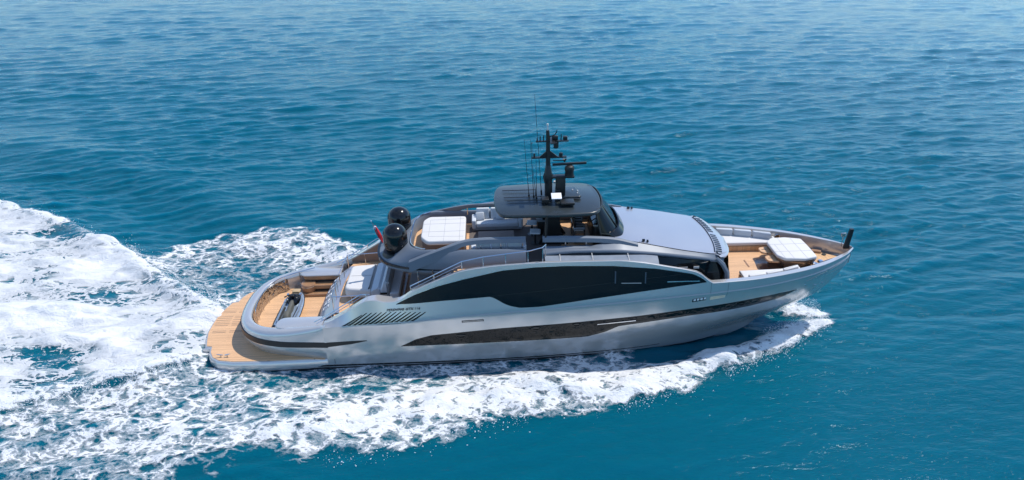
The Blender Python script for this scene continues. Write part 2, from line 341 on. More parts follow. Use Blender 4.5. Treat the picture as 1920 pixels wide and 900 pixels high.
def sea_material():
    m=bpy.data.materials.new('sea_water'); m.use_nodes=True; n=m.node_tree; L=n.links; b=n.nodes['Principled BSDF']
    b.inputs['IOR'].default_value=1.333; b.inputs['Roughness'].default_value=.05; b.inputs['Specular IOR Level'].default_value=.26; b.inputs['Specular Tint'].default_value=(.60,.86,1,1)
    # light enters the sea and spreads sideways a metre or two before it comes out again
    b.inputs['Subsurface Weight'].default_value=1; b.inputs['Subsurface Radius'].default_value=(.15,.9,1.2); b.inputs['Subsurface Scale'].default_value=2.4
    t=n.nodes.new('ShaderNodeNewGeometry')
    at=n.nodes.new('ShaderNodeAttribute'); at.attribute_name='foam'
    def noise_(scale,detail,mapscale,rot=0,rough=.55):
        mp=n.nodes.new('ShaderNodeMapping'); mp.inputs['Scale'].default_value=mapscale; mp.inputs['Rotation'].default_value=(0,0,rot)
        L.new(t.outputs['Position'],mp.inputs[0]); x=n.nodes.new('ShaderNodeTexNoise'); x.inputs['Scale'].default_value=scale
        x.inputs['Detail'].default_value=detail; x.inputs['Roughness'].default_value=rough; L.new(mp.outputs[0],x.inputs['Vector']); return x
    # body colour of the water: slow drifts of tone
    c=noise_(.045,4,(1,1.6,1)); r=n.nodes.new('ShaderNodeMix'); r.data_type='RGBA'
    r.inputs['A'].default_value=(.0003,.078,.120,1); r.inputs['B'].default_value=(.0005,.110,.164,1)
    L.new(c.outputs['Fac'],r.inputs['Factor'])
    # aerated water glows paler under and round the foam
    a=n.nodes.new('ShaderNodeMix'); a.data_type='RGBA'; a.inputs['B'].default_value=(.025,.30,.42,1)
    q=n.nodes.new('ShaderNodeMapRange'); q.inputs[1].default_value=.35; q.inputs[2].default_value=1.0; q.inputs[4].default_value=.28
    L.new(at.outputs['Fac'],q.inputs[0]); L.new(q.outputs[0],a.inputs['Factor']); L.new(r.outputs['Result'],a.inputs['A']); L.new(a.outputs['Result'],b.inputs['Base Color'])
    # ripples too small for the mesh
    n1=noise_(1.5,4,(.55,1.6,1),R(8),.6); n2=noise_(5.5,3,(.8,1.5,1),R(-12),.6)
    b1=n.nodes.new('ShaderNodeBump'); b1.inputs['Strength'].default_value=1; b1.inputs['Distance'].default_value=.09
    b2=n.nodes.new('ShaderNodeBump'); b2.inputs['Strength'].default_value=1; b2.inputs['Distance'].default_value=.011
    L.new(n1.outputs['Fac'],b1.inputs['Height']); L.new(n2.outputs['Fac'],b2.inputs['Height']); L.new(b1.outputs[0],b2.inputs['Normal']); L.new(b2.outputs[0],b.inputs['Normal'])
    return m
sea.data.materials.append(sea_material())
# foam: a rough sheet riding on the water wherever there is foam, its holes left open
fx=axis_grid(-24,36.8,.09,-95,36.9,1.02); fy=axis_grid(-13,16,.09,-40,62,1.02)
X,Y=np.meshgrid(fx,fy); SP=np.maximum(*np.meshgrid(spacing(fx),spacing(fy)))
D,H=wake(X,Y); t=turb(X,Y,SP,D)
Z=sea_h(X,Y,np.maximum(SP,.17),D,H)+t*.5+.035+np.maximum(t,0)*.9
foam=grid_mesh('wake_foam',fx,fy,Z,D,keep=(D>.12).ravel()); foam['kind']='stuff'
foam['label']='white churned wake and bow wave foam on the sea round the yacht'; foam['category']='foam'
def foam_material():
    m=bpy.data.materials.new('sea_foam'); m.use_nodes=True; n=m.node_tree; L=n.links; b=n.nodes['Principled BSDF']
    b.inputs['Base Color'].default_value=(.77,.775,.775,1); b.inputs['Roughness'].default_value=.7; b.inputs['Specular IOR Level'].default_value=.3
    t=n.nodes.new('ShaderNodeNewGeometry'); at=n.nodes.new('ShaderNodeAttribute'); at.attribute_name='foam'
    def mth(op,a,b_=None,c=None,clamp=False):
        x=n.nodes.new('ShaderNodeMath'); x.operation=op; x.use_clamp=clamp
        for i,v in enumerate((a,b_,c)):
            if v is None: continue
            if isinstance(v,(int,float)): x.inputs[i].default_value=v
            else: L.new(v,x.inputs[i])
        return x.outputs[0]
    mp=n.nodes.new('ShaderNodeMapping'); mp.inputs['Scale'].default_value=(.72,1.1,1); L.new(t.outputs['Position'],mp.inputs[0])
    # warp
    wn=n.nodes.new('ShaderNodeTexNoise'); wn.inputs['Scale'].default_value=.9; wn.inputs['Detail'].default_value=5; wn.inputs['Roughness'].default_value=.62
    L.new(mp.outputs[0],wn.inputs['Vector'])
    sub=n.nodes.new('ShaderNodeVectorMath'); sub.operation='SUBTRACT'; sub.inputs[1].default_value=(.5,.5,.5); L.new(wn.outputs['Color'],sub.inputs[0])
    scl=n.nodes.new('ShaderNodeVectorMath'); scl.operation='SCALE'; scl.inputs['Scale'].default_value=1.5; L.new(sub.outputs[0],scl.inputs[0])
    add=n.nodes.new('ShaderNodeVectorMath'); add.operation='ADD'; L.new(mp.outputs[0],add.inputs[0]); L.new(scl.outputs[0],add.inputs[1])
    def vor(s):
        v=n.nodes.new('ShaderNodeTexVoronoi'); v.feature='DISTANCE_TO_EDGE'; v.inputs['Scale'].default_value=s; L.new(add.outputs[0],v.inputs['Vector']); return v.outputs['Distance']
    def noi(s,d=4,r_=.6,src=None):
        v=n.nodes.new('ShaderNodeTexNoise'); v.inputs['Scale'].default_value=s; v.inputs['Detail'].default_value=d; v.inputs['Roughness'].default_value=r_; L.new(src or add.outputs[0],v.inputs['Vector']); return v.outputs['Fac']
    v1=mth('MULTIPLY',vor(1.35),2.4,clamp=True); v2=mth('MULTIPLY',vor(3.4),2.4,clamp=True)
    cell=mth('ADD',mth('MULTIPLY',v1,.46),mth('MULTIPLY',v2,.30))
    nn=mth('ADD',mth('MULTIPLY',noi(.75,5,.6),.86),mth('MULTIPLY',noi(6,4,.7,mp.outputs[0]),.22))
    F=mth('ADD',cell,nn)                        # about .3 (always foam) .. 1.2 (last to foam)
    thr=mth('MULTIPLY_ADD',at.outputs['Fac'],1.02,.15)
    al=n.nodes.new('ShaderNodeMapRange'); al.inputs[1].default_value=-.035; al.inputs[2].default_value=.075; al.interpolation_type='SMOOTHSTEP'
    L.new(mth('SUBTRACT',thr,F),al.inputs[0])
    # inside the V the froth is soft and streaked along the track instead of lacy
    ch=n.nodes.new('ShaderNodeAttribute'); ch.attribute_name='churn'
    ms_=n.nodes.new('ShaderNodeMapping'); ms_.inputs['Scale'].default_value=(.28,1.0,1); ms_.inputs['Rotation'].default_value=(0,0,R(10)); L.new(t.outputs['Position'],ms_.inputs[0])
    st1=noi(1.3,6,.62,ms_.outputs[0]); st2=noi(.45,3,.5)
    Fs=mth('ADD',mth('MULTIPLY',st1,1.05),mth('MULTIPLY',st2,.55))
    sft=n.nodes.new('ShaderNodeMapRange'); sft.inputs[1].default_value=-.16; sft.inputs[2].default_value=.16; sft.interpolation_type='SMOOTHSTEP'
    L.new(mth('SUBTRACT',mth('MULTIPLY_ADD',at.outputs['Fac'],.95,.12),Fs),sft.inputs[0])
    # thin milky veil between the solid threads
    veil=n.nodes.new('ShaderNodeMapRange'); veil.inputs[1].default_value=-.30; veil.inputs[2].default_value=.05; veil.inputs[4].default_value=.50
    L.new(mth('SUBTRACT',thr,F),veil.inputs[0])
    cut=mth('MULTIPLY',at.outputs['Fac'],4,clamp=True)
    solid=mth('MULTIPLY',al.outputs[0],mth('MULTIPLY_ADD',noi(2.2,5,.7),.55,.60,True))
    lace=mth('MAXIMUM',solid,veil.outputs[0]); soft=mth('MAXIMUM',mth('MULTIPLY',sft.outputs[0],mth('MULTIPLY_ADD',st1,.8,.48,True)),mth('MULTIPLY',solid,.8))
    mxx=n.nodes.new('ShaderNodeMix'); L.new(ch.outputs['Fac'],mxx.inputs[0]); L.new(lace,mxx.inputs[2]); L.new(soft,mxx.inputs[3])
    A=mth('MULTIPLY',mxx.outputs[0],cut)
    L.new(A,b.inputs['Alpha'])
    bp=n.nodes.new('ShaderNodeBump'); bp.inputs['Strength'].default_value=.9; bp.inputs['Distance'].default_value=.13
    L.new(mth('ADD',mth('MULTIPLY',nn,.7),mth('MULTIPLY',cell,-.6)),bp.inputs['Height']); L.new(bp.outputs[0],b.inputs['Normal'])
    return m
foam.data.materials.append(foam_material())
# flying spray: thousands of small drops along the bow wave and stern
def spray():
    V=[];Fc=[]
    base=np.array([(1,0,0),(-1,0,0),(0,1,0),(0,-1,0),(0,0,1),(0,0,-1)],float); fs=[(0,2,4),(2,1,4),(1,3,4),(3,0,4),(2,0,5),(1,2,5),(3,1,5),(0,3,5)]
    def drop(x,y,z,r):
        k=len(V); s=base*r*np.array([RNG.uniform(.7,1.4),RNG.uniform(.7,1.4),RNG.uniform(.6,1.1)])+(x,y,z)
        V.extend(map(tuple,s)); Fc.extend([tuple(a+k for a in f) for f in fs])
    for side in (-1,1):
        for i in range(3400):
            x=RNG.uniform(8,34.5)**1.0; x=34.6-abs(RNG.normal())*9 if RNG.random()<.6 else x
            if x<5: continue
            oy=np.interp(x,OX,OYs); off=RNG.normal()*.28-.15+ (RNG.exponential(.16) if RNG.random()<.5 else 0)
            if math.sin(x*2.1+side)+math.sin(x*5.3)+math.sin(x*.9)<RNG.normal()*.8-.3: continue
            y=side*(oy+off); z=.05+abs(RNG.normal())*.16+.12*RNG.random()
            drop(x,y,z,.006+.028*RNG.random()**3)
        for i in range(1500):     # sheet thrown off the stem
            x=RNG.uniform(30.5,34.6); f=(34.8-x)/4.3; iy=np.interp(x,IX,IY); oy=np.interp(x,OX,OYs)
            y=side*(iy+(oy-iy)*RNG.random()); drop(x,y,.15+.55*RNG.random()**2*(1-f*.5),RNG.uniform(.008,.024))
    for i in range(3000):
        x=-RNG.exponential(4.5)-.2; vy=np.interp(x,VX,VYp if i%2 else VYs); y=(1 if i%2 else -1)*(vy-.5+RNG.normal()*.45)
        drop(x,y,.35+abs(RNG.normal())*.25,RNG.uniform(.01,.03))
    me=bpy.data.meshes.new('spray'); me.from_pydata(V,[],Fc); me.shade_smooth()
    o=bpy.data.objects.new('spray',me); col.objects.link(o); me.materials.append(mat('spray_white',(.85,.88,.9),.6)); o['kind']='stuff'
    o['label']='fine white spray drops flying off the bow wave and stern wake'; o['category']='spray'
spray()
# ------------------------------------------------------------------ the yacht (x forward from the stern, y to port, z up from the waterline)
Y=thing('motor_yacht','long silver motor yacht with charcoal hardtop under way on the blue sea','yacht')
def rowz(P,n1,n2):
    f=lin(P[:-1]); zk=P[0][0]; zn=P[-2][0]; zt=P[-1][0]
    rows=[(f(zk+(zn-zk)*(i/n1)**.85),zk+(zn-zk)*(i/n1)**.85) for i in range(n1+1)]
    for i in range(1,n2+1): t=i/n2; rows.append((P[-2][1]+(P[-1][1]-P[-2][1])*t,zn+(zt-zn)*t))
    return rows
def capw(x): return lin([(6.6,.42),(9,.40),(10.2,.62),(11.2,.30),(13,.16),(18,.14),(25,.12),(26.6,.3),(30,.3),(34,.26),(35.5,.1)])(x)
def innz(x): return lin([(6.6,1.3),(7.1,2.6),(11.6,2.62),(14,5.16),(18.1,5.16),(18.4,5.5),(26.2,4.2),(26.9,3.28),(35.5,3.28)])(x)
hx=sorted(set([7.05+.28*i for i in range(98)]+[26.2,26.35,26.5,26.7]+[34.6,34.8,34.95,35.1,35.22,35.32,35.4,35.45,35.49]))
def hull_mesh():
    mb=MB(); n1,n2=20,8
    for s in(-1,1):
        rings=[]
        for x in hx:
            rr=rowz(section(x),n1,n2); zt=rr[-1][1]; yt=rr[-1][0]; cw=min(capw(x),yt*.9)
            zi=min(innz(x),zt-.03)
            r=[(x,s*y,z) for y,z in rr]+[(x,s*(yt-.03),zt+.02),(x,s*(yt-cw),zt+.015),(x,s*(yt-cw-.01),zt-.03),(x,s*max(0,yt-cw-.10 if x>26.6 else yt-cw-.03),zi-.1)]
            rings.append(r)
        mb.loft(rings,closed=False)
        r=rings[0]; mb.add(r,[tuple(range(len(r)))])
    return mb
hull=hull_mesh().build('hull',silver,Y,angle=24)
def strip(name,m,xs,zl,zu,off=.01,th=.05,rows=7,parent=None,sides=(-1,1),label=None,ends=True):
    out=[]
    for s in sides:
        mb=MB(); rings=[]
        for x in xs:
            a,b=zl(x),zu(x); b=max(b,a+.002)
            r=[(x,s*(hb(x,a)-th),a)]+[(x,s*(hb(x,a+(b-a)*i/rows)+off),a+(b-a)*i/rows) for i in range(rows+1)]+[(x,s*(hb(x,b)-th),b)]
            rings.append(r)
        mb.loft(rings,closed=False)
        out.append(mb.build(name,m,parent or Y,label,angle=60))
    return out
def fr(a,b,d): n=max(2,int(round((b-a)/d))); return [a+(b-a)*i/n for i in range(n+1)]
def pl(t):    # straight interpolation
    xs=[a for a,b in t]; ys=[b for a,b in t]
    return lambda x: float(np.interp(x,xs,ys))
# side window wing with its lower kick, both sides
wu=pl([(10.8,3.76),(11.77,4.26),(12.9,4.69),(14.23,5.04),(16.07,5.42),(17.64,5.53),(19.2,5.55),(21.6,5.46),(23.7,5.22),(25.6,4.84),(26.1,4.58),(26.33,4.37)])
wl=pl([(10.8,3.74),(13.1,3.95),(15.51,4.11),(15.82,3.95),(16.16,3.72),(16.5,3.58),(16.95,3.48),(17.9,3.50),(20.3,3.77),(22.95,4.05),(25.65,4.29),(26.33,4.36)])
sw=strip('side_window',glass,fr(10.8,26.33,.16),wl,wu,.012)
for o,s in zip(sw,(-1,1)):
    strip('window_pane',glass,fr(21.64,23.25,.2),pl([(21.6,4.54),(23.3,4.46)]),pl([(21.6,5.22),(23.3,5.08)]),.018,0,3,o,(s,))
    for xq in(21.66,23.17): strip('pane_edge',screen,[xq,xq+.07],pl([(21.6,4.56),(23.3,4.48)]),pl([(21.6,5.20),(23.3,5.06)]),.024,0,3,o,(s,))
    strip('pane_sill',cream,fr(22.0,23.0,.25),pl([(22,4.545),(23,4.50)]),pl([(22,4.575),(23,4.53)]),.026,0,1,o,(s,))
    for xq in(13.6,16.9,20.4,24.0): strip('pane_joint',blackgloss,[xq,xq+.02],lambda x:wl(x)+.02,lambda x:wu(x)-.02,.016,0,5,o,(s,))
    strip('grab_bar',chrome,fr(24.3,25.96,.3),pl([(24,4.50),(26,4.44)]),pl([(24,4.55),(26,4.49)]),.05,.02,2,o,(s,))
    strip('window_trim',chrome,fr(11.9,25.9,.25),lambda x:wu(x)+.012,lambda x:wu(x)+.045,.022,.02,2,o,(s,))
    strip('mullion',blackmatt,fr(15.5,25.0,.3),lambda x:4.12+.085*(x-15.5)*.9,lambda x:4.135+.085*(x-15.5)*.9,.016,0,1,o,(s,))
# long hull window and its portholes
hu=pl([(10.86,1.41),(11.66,1.82),(12.43,2.03),(16,2.31),(20.3,2.48),(23.06,2.6),(25.84,2.77),(27.55,2.85),(29.3,2.91),(30.6,2.89),(31.8,2.81)])
hl=pl([(10.86,1.40),(13.5,1.41),(17.6,1.45),(20.4,1.47),(21.3,1.69),(22,2.02),(23.9,2.17),(25.9,2.30),(27.7,2.31),(29.5,2.36),(30.8,2.44),(31.8,2.80)])
hl2=pl([(10.86,1.405),(11.3,1.46),(17.6,1.60),(20.4,1.63),(21.3,1.86),(22,2.17),(25.9,2.44),(27.7,2.46),(29.2,2.52),(30.2,2.6),(31.8,2.805)])
hw_=strip('hull_window',blackgloss,fr(10.86,31.8,.2),hl,hu,.008,.04)
for o,s in zip(hw_,(-1,1)):
    strip('hull_pane',hullglass,fr(11.3,29.6,.2),lambda x:hl2(x),lambda x:hu(x)-.05,.014,0,5,o,(s,))
    for px,pz,a in((13.93,1.95,.26),(17.74,2.23,.26),(19.81,2.33,.22),(28.47,2.66,.24)):
        mb=MB(); c=hb(px,pz)+.012; ring=[]
        for q,dy in((1.0,0),(1.0,.03),(.8,.035),(.78,.01),(.01,.01)):
            ring.append([(px+a*q*math.cos(t),s*(hb(px+a*q*math.cos(t),pz+a*.42*q*math.sin(t))+.012+dy),pz+a*.42*q*math.sin(t)) for t in [2*math.pi*k/20 for k in range(20)]])
        mb.loft(ring); mb.build('porthole',blackgloss,o)
    strip('grab_bar',chrome,fr(20.87,22.86,.4),pl([(20,2.20),(23,2.31)]),pl([(20,2.25),(23,2.36)]),.05,.02,2,o,(s,))
# boot lines, knuckle moulding, vents, panel seams
strip('boot_stripe',blackgloss,fr(3.2,24.5,.5),pl([(3,.36),(9,.24),(15,.13),(24.5,.06)]),pl([(3,.46),(9,.34),(15,.21),(24.5,.10)]),.010,.02,2)
strip('boot_stripe',blackmatt,fr(3.2,28.5,.5),pl([(3,-.3),(28.5,-.5)]),pl([(3,.30),(9,.18),(15,.07),(20,.0),(26,-.25),(28.5,-.5)]),.008,.02,3)
strip('knuckle_moulding',silver,fr(11,35.3,.22),lambda x:zN(x)-.006,lambda x:zN(x)+.016,.05,.02,2)
for o in strip('vent',blackgloss,fr(14.02,15.12,.3),pl([(14,2.74),(15.2,2.79)]),pl([(14,2.86),(15.2,2.90)]),.006,.02,2): pass
strip('vent_bar',silver,fr(14.06,15.08,.3),pl([(14,2.79),(15.2,2.83)]),pl([(14,2.815),(15.2,2.855)]),.012,0,1)
for xa,xb in((26.58,26.62),(27.48,27.52)):
    strip('panel_seam',blackmatt,[xa,xa+.015],lambda x:zN(x)-.25 if xa>27 else zN(x),lambda x:zT(x)-.005,.006,0,3)
strip('panel_seam',blackmatt,fr(9.8,31,.4),lambda x:zN(x)-.022,lambda x:zN(x)-.006,.007,0,1)
# topside openings: fairlead and boarding door window, lit look put into pale colours
for s in(-1,1):
    f=strip('fairlead',blackgloss,fr(25.7,26.42,.15),pl([(25.7,3.21),(26.45,3.29)]),pl([(25.7,3.41),(26.45,3.48)]),.008,.03,2,None,(s,))[0]
    for k in range(4): strip('roller',flagwhite,[25.75+.175*k,25.87+.175*k],pl([(25,3.23),(27,3.42)]),pl([(25,3.32),(27,3.54)]),.035,.01,2,f,(s,))  # bright reflection of the chrome rollers painted as flat white
    strip('hull_opening',litwood,fr(26.63,27.42,.15),pl([(26.6,3.25),(27.45,3.33)]),pl([(26.6,3.47),(27.45,3.50)]),.008,.03,2,None,(s,))
# slanted side louvers
for s in(-1,1):
    lo=strip('side_louver',silver,fr(8.0,12.2,.2),pl([(8,2.72),(11.5,2.93),(12.2,3.33)]),pl([(8,2.75),(9.1,3.40),(12.25,3.42)]),.010,.0,3,None,(s,))[0]
    mb=MB()
    for k in range(14):
        xb=8.1+.262*k; xt=xb+(.98-.018*k); zb=2.745+.0145*k; zt=3.395; w_=.075
        if k==0: zt=3.3
        rings=[]
        for t in [i/6 for i in range(7)]:
            z=zb+(zt-zb)*t; x=xb+(xt-xb)*(t**.9); w2=w_*(1.35-.9*t)
            rings.append([(x-w2,s*(hb(x-w2,z)+.016),z),(x+w2,s*(hb(x+w2,z)+.016),z)])
        mb.loft(rings,closed=False)
    mb.build('louver_slots',blackgloss,lo,angle=80)
def text_mesh(name,body,size,M,m,parent,ext=.008,sx=1.0,shear=0,sp=1.0):
    c=bpy.data.curves.new(name,'FONT'); c.body=body; c.size=size; c.extrude=ext; c.align_x='LEFT'; c.shear=shear; c.space_character=sp; c.resolution_u=3
    t=bpy.data.objects.new(name,c); col.objects.link(t); bpy.context.view_layer.update()
    me=bpy.data.meshes.new_from_object(t.evaluated_get(bpy.context.evaluated_depsgraph_get())); bpy.data.objects.remove(t)
    me.transform(M@Matrix.Diagonal((sx,1,1,1))); me.materials.clear(); me.materials.append(m); me.name=name
    o=bpy.data.objects.new(name,me); col.objects.link(o); o.parent=parent; return o
ya_,yb_=hb(10.4,3.5),hb(12.1,3.55); yw=math.atan2(yb_-ya_,1.7)
text_mesh('lettering','PERSHING GTX 116',.17,Matrix.Translation((10.30,-(ya_+.03),3.42))@Matrix.Rotation(-yw,4,'Z')@Matrix.Rotation(R(-4.0),4,'Y')@Matrix.Rotation(R(90-7),4,'X'),blackmatt,Y,ext=.02,sx=1.12,shear=.25,sp=1.03)
text_mesh('lettering','PERSHING GTX 116',.17,Matrix.Translation((12.16,(yb_+.03),3.54))@Matrix.Rotation(R(180)+yw,4,'Z')@Matrix.Rotation(R(4),4,'Y')@Matrix.Rotation(R(90-7),4,'X'),blackmatt,Y,ext=.02,sx=1.12,shear=.25,sp=1.03)
# chrome anchor pockets on the bow
for s in(-1,1):
    for (xa,za,xb,zb,h) in((32.2,3.33,33.5,3.60,.10),(33.7,3.56,35.0,3.62,.06)):
        strip('anchor_pocket',silver,fr(xa,xb,.16),pl([(xa,za-.01),((xa+xb)/2,za-.02+.0),(xb,zb-.01)]),pl([(xa,za),((xa+xb)/2,(za+zb)/2+h),(xb,zb)]),.03,.02,3,None,(s,))
    for x,z in((33.04,2.66),(33.15,2.60),(33.71,2.48),(32.2,3.05)): MB().box((x,s*(hb(x,z)+.02),z),(.09,.03,.07),bev=.015).build('hull_fitting',chrome,Y)
# --- stern: lower hull and bathing platform
PO=[(-.12,0),(-.09,.9),(.10,1.65),(.28,2.25),(.58,2.32),(.68,2.8),(.95,3.28),(1.4,3.6),(2.2,3.75),(4,3.80),(6,3.77),(7.6,3.70)]
out=sym(PO); 
mb=MB(); mb.loft([[(x,y,z) for x,y in opoly(out,d)] for d,z in((-.45,-.75),(-.08,-.1),(.03,.25),(.06,.42),(.03,.60),(-.04,.70),(-.11,.715))],True,True,True)
mb.build('stern_platform',silver,Y,angle=40)
mb=MB(); mb.pad(opoly(sym([p for p in PO if p[0]<7]+[(7.0,3.86)]),-.10),.69,.735,.006,1)
tk=mb.build('platform_teak',teak,Y)
for dx in(0,.93):   # dark drain slots in two columns
  mb=MB()
  for y,xa,xb in [(1.22,.15,.9),(1.08,.13,.88),(.66,.06,.86),(.50,.05,.86),(.30,.05,.84),(.12,.06,.86),(-.06,.08,.88),(-.24,.12,.86),(-.80,.2,.94),(-.94,.22,.95)]:
    mb.box(((xa+xb)/2+dx,y,.737),(xb-xa,.026,.008))
  mb.build('drain_slots',brown,tk)
# mooring cleats at the quarter
for s in(-1,1):
    mb=MB()
    for dx in(-.17,.17):
        mb.tube([(1.62+dx,s*3.22,.72),(1.62+dx,s*3.22,.84)],.035); mb.tube([(1.62+dx*.3,s*3.22,.84),(1.62+dx*1.5,s*3.24,.90),(1.62+dx*2.1,s*3.26,.94)],[.03,.026,.012])
    mb.build('mooring_cleat',chrome,Y)
# notch block at the starboard and port corners
for s in(-1,1):
    mb=MB(); mb.box((.42,s*2.34,.52),(.42,.10,.30),bev=.03); mb.build('platform_hinge',silver,Y)
# --- stern coaming, a rounded wall wrapped round the beach deck
CB=[(7.2,3.74),(6.6,3.62),(5.5,3.42),(4.5,3.20),(3.7,2.92),(3.1,2.5),(2.7,2.0),(2.45,1.4),(2.33,.7),(2.3,0)]
CB=spl([(a,b,0) for a,b in CB],3)
def norm_at(P,i):
    a=P[max(0,i-1)]; b=P[min(len(P)-1,i+1)]; t=(b-a).normalized(); return Vector((t.y*-1,t.x,0)) if False else Vector((-t.y,t.x,0))*-1
czt=lin([(2.3,2.12),(3.4,2.16),(4.1,2.22),(4.8,2.31),(5.5,2.4),(6.2,2.51),(6.9,2.64),(7.3,2.78)])
half=[]
for i,p in enumerate(CB):
    a=CB[max(0,i-1)]; b=CB[min(len(CB)-1,i+1)]; t=(b-a).normalized(); n=Vector((t.y,-t.x,0)); 
    if n.dot(Vector((p.x-5.5,p.y,0)))<0: n=-n
    if i==len(CB)-1: n=Vector((-1,0,0))
    half.append((p,n,czt(p.x)))
half[-1]=(half[-1][0],Vector((-1,0,0)),half[-1][2])
def cring(p,n,zc,s):
    e=min(1,max(0,(7.2-p.x)/2.2)); bul=.10+.24*e
    prof=[(0,.70),(.02,.80),(bul*.6,1.02),(bul*.95,1.28),(bul,1.48),(bul*.97,1.60),(bul*.9,1.75),(bul*.82,zc-.26),(bul*.66,zc-.09),(.04,zc-.005),(-.12,zc+.02),(-.23,zc-.01),(-.29,zc-.08),(-.32,zc-.25),(-.38,1.22)]
    return [(p.x+n.x*d,s*(p.y+n.y*d),z) for d,z in prof]
rings=[cring(p,n,z,-1) for p,n,z in half]+[cring(p,n,z,1) for p,n,z in half[::-1][1:]]
co=MB().loft(rings,closed=False).build('stern_coaming',silver,Y,angle=50)
def cband(z0,z1,d,i0=0):
    r=[]
    pts=[(h,-1) for h in half[i0:]]+[(h,1) for h in half[i0:][::-1][1:]]
    for (p,n,zc),s in pts:
        e=min(1,max(0,(7.2-p.x)/2.2)); bul=.10+.24*e
        r.append([(p.x+n.x*(bul-.06),s*(p.y+n.y*(bul-.06)),z0),(p.x+n.x*(bul+d),s*(p.y+n.y*(bul+d)),z0),(p.x+n.x*(bul*.97+d),s*(p.y+n.y*(bul*.97+d)),z1),(p.x+n.x*(bul-.08),s*(p.y+n.y*(bul-.08)),z1)])
    return r
MB().loft(cband(1.48,1.78,.014),closed=False).build('coaming_slot',blackmatt,co)
strip('quarter_slot',blackmatt,fr(7.15,9.18,.2),pl([(7,1.50),(8.4,1.66),(9.18,1.82)]),pl([(7,1.79),(8.4,1.84),(9.18,1.85)]),.012,.03,3)
for s in(-1,1):   # seam in the quarter below the coaming end, and the two spray bumps
    strip('panel_seam',blackmatt,fr(7.4,7.42,.02),pl([(7,.45),(8,.45)]),pl([(7,.74),(8,.74)]),.006,0,2,None,(s,))
# inner lining: crinkled polished metal round the aft bay
rr=[]
for (p,n,zc),s in [(h,-1) for h in half[14:]]+[(h,1) for h in half[::-1][1:] if h[0].x<3.6]:
    rr.append([(p.x-n.x*.34,s*(p.y-n.y*.34),zc-.14),(p.x-n.x*.38,s*(p.y-n.y*.38),zc-.45),(p.x-n.x*.44,s*(p.y-n.y*.44),1.26)])
MB().loft(rr,closed=False).build('polished_lining',chromew,co)
# beach deck
bd=[(p.x-n.x*.38,p.y-n.y*.38) for p,n,z in half if p.x<6.9]
MB().pad(sym([(a,b) for a,b in bd[::-1] if b>1e-6 or True][0:]+[(7.1,3.1)]),1.2,1.30,.0).build('beach_deck',teak,Y)
# handrail inside the aft coaming
pts=[(p.x-n.x*.52,-(p.y-n.y*.52),zc+.16) for p,n,zc in half if p.x<3.4]+[(p.x-n.x*.52,(p.y-n.y*.52),zc+.16) for p,n,zc in half[::-1][1:] if p.x<5.4]
mb=MB(); mb.tube(pts[6:],.028)
for q in pts[6::4]: mb.tube([q,(q[0],q[1],1.3)],.018,5)
mb.build('aft_handrail',chrome,Y)
# --- beach deck furniture: rounded step cabinets on both sides
for s in(-1,1):
    def outl(x0,x1,ya,yb,r): 
        q=rpoly([(x0,ya),(x1,ya),(x1,yb),(x0,yb)],r,6); return [(a,s*b) for a,b in q]
    yo=3.12
    st=MB().pad(outl(4.15,6.75,1.55,yo,[.8,.05,.05,.5]),1.28,1.47,.03).build('step_cabinet',wood,Y)
    MB().pad(outl(4.75,6.75,1.95,yo,[.6,.05,.05,.4]),1.46,1.62,.0).build('recess',blackmatt,st)
    MB().pad(outl(4.72,6.75,1.88,yo,[.7,.05,.05,.4]),1.62,1.86,.03).build('middle_tier',wood,st)
    MB().pad(outl(4.9,6.75,2.3,yo,[.6,.05,.05,.4]),1.86,2.02,.0).build('recess',blackmatt,st)
    MB().pad(outl(4.6,6.75,2.25,yo,[.7,.05,.05,.4]),2.02,2.26,.03).build('top_tier',wood,st)
    MB().pad(outl(4.45,6.85,2.2,yo+.12,[.8,.05,.05,.6]),2.26,2.36,.05).build('cap',silver,st)
    MB().lathe([(0,0),(.40,0),(.42,.04),(.42,.42),(.38,.47),(0,.47)],(4.95,s*2.1,1.48),20).build('drum_bin',wood,st)
    MB().lathe([(.425,0),(.435,.0),(.435,.04),(.425,.04)],(4.95,s*2.1,1.80),20).build('drum_band',silver,st)
# --- inclined name board between beach deck and cockpit
def nb(y,t,off=0):
    yy=abs(y)/2.45; xb=6.18+.22*yy**2; xt=7.08+.28*yy**2
    x=xb+.12+(xt+.04-xb-.12)*t; z=2.0+(2.66-2.0)*t
    return Vector((x-off*.6,y,z+off*.8))
mb=MB(); ys_=[-2.5+5.0*i/24 for i in range(25)]
mb.loft([[nb(y,0)+Vector((.10,0,-.75)),nb(y,0)+Vector((.06,0,-.02)),nb(y,0),nb(y,.12,.03),nb(y,.5,.05),nb(y,.93,.02),nb(y,1)+Vector((.03,0,.05)),nb(y,1)+Vector((.25,0,.04)),nb(y,1)+Vector((.27,0,-.1))] for y in ys_],closed=False)
mb.add([tuple(nb(s*2.5,t)) for s in(-1,1) for t in(0,1)]+[(7.6,s*2.5,z) for s in(-1,1) for z in(2.66,1.32)],[(0,1,4,5),(2,3,6,7)])
nbo=mb.build('name_board',roofpaint,Y)
for i,ch in enumerate("SELENE"):
    y=1.75-.60*i; o_=nb(y,.28,.075); u=(nb(y-.3,.3,.075)-nb(y+.3,.3,.075)).normalized(); v=(nb(y,.7,.075)-nb(y,.3,.075)).normalized(); nrm=u.cross(v)
    M=Matrix(((u.x,v.x,nrm.x,o_.x),(u.y,v.y,nrm.y,o_.y),(u.z,v.z,nrm.z,o_.z),(0,0,0,1)))
    text_mesh('letter',ch,.58,M,flagwhite,nbo,.012,sx=.92)
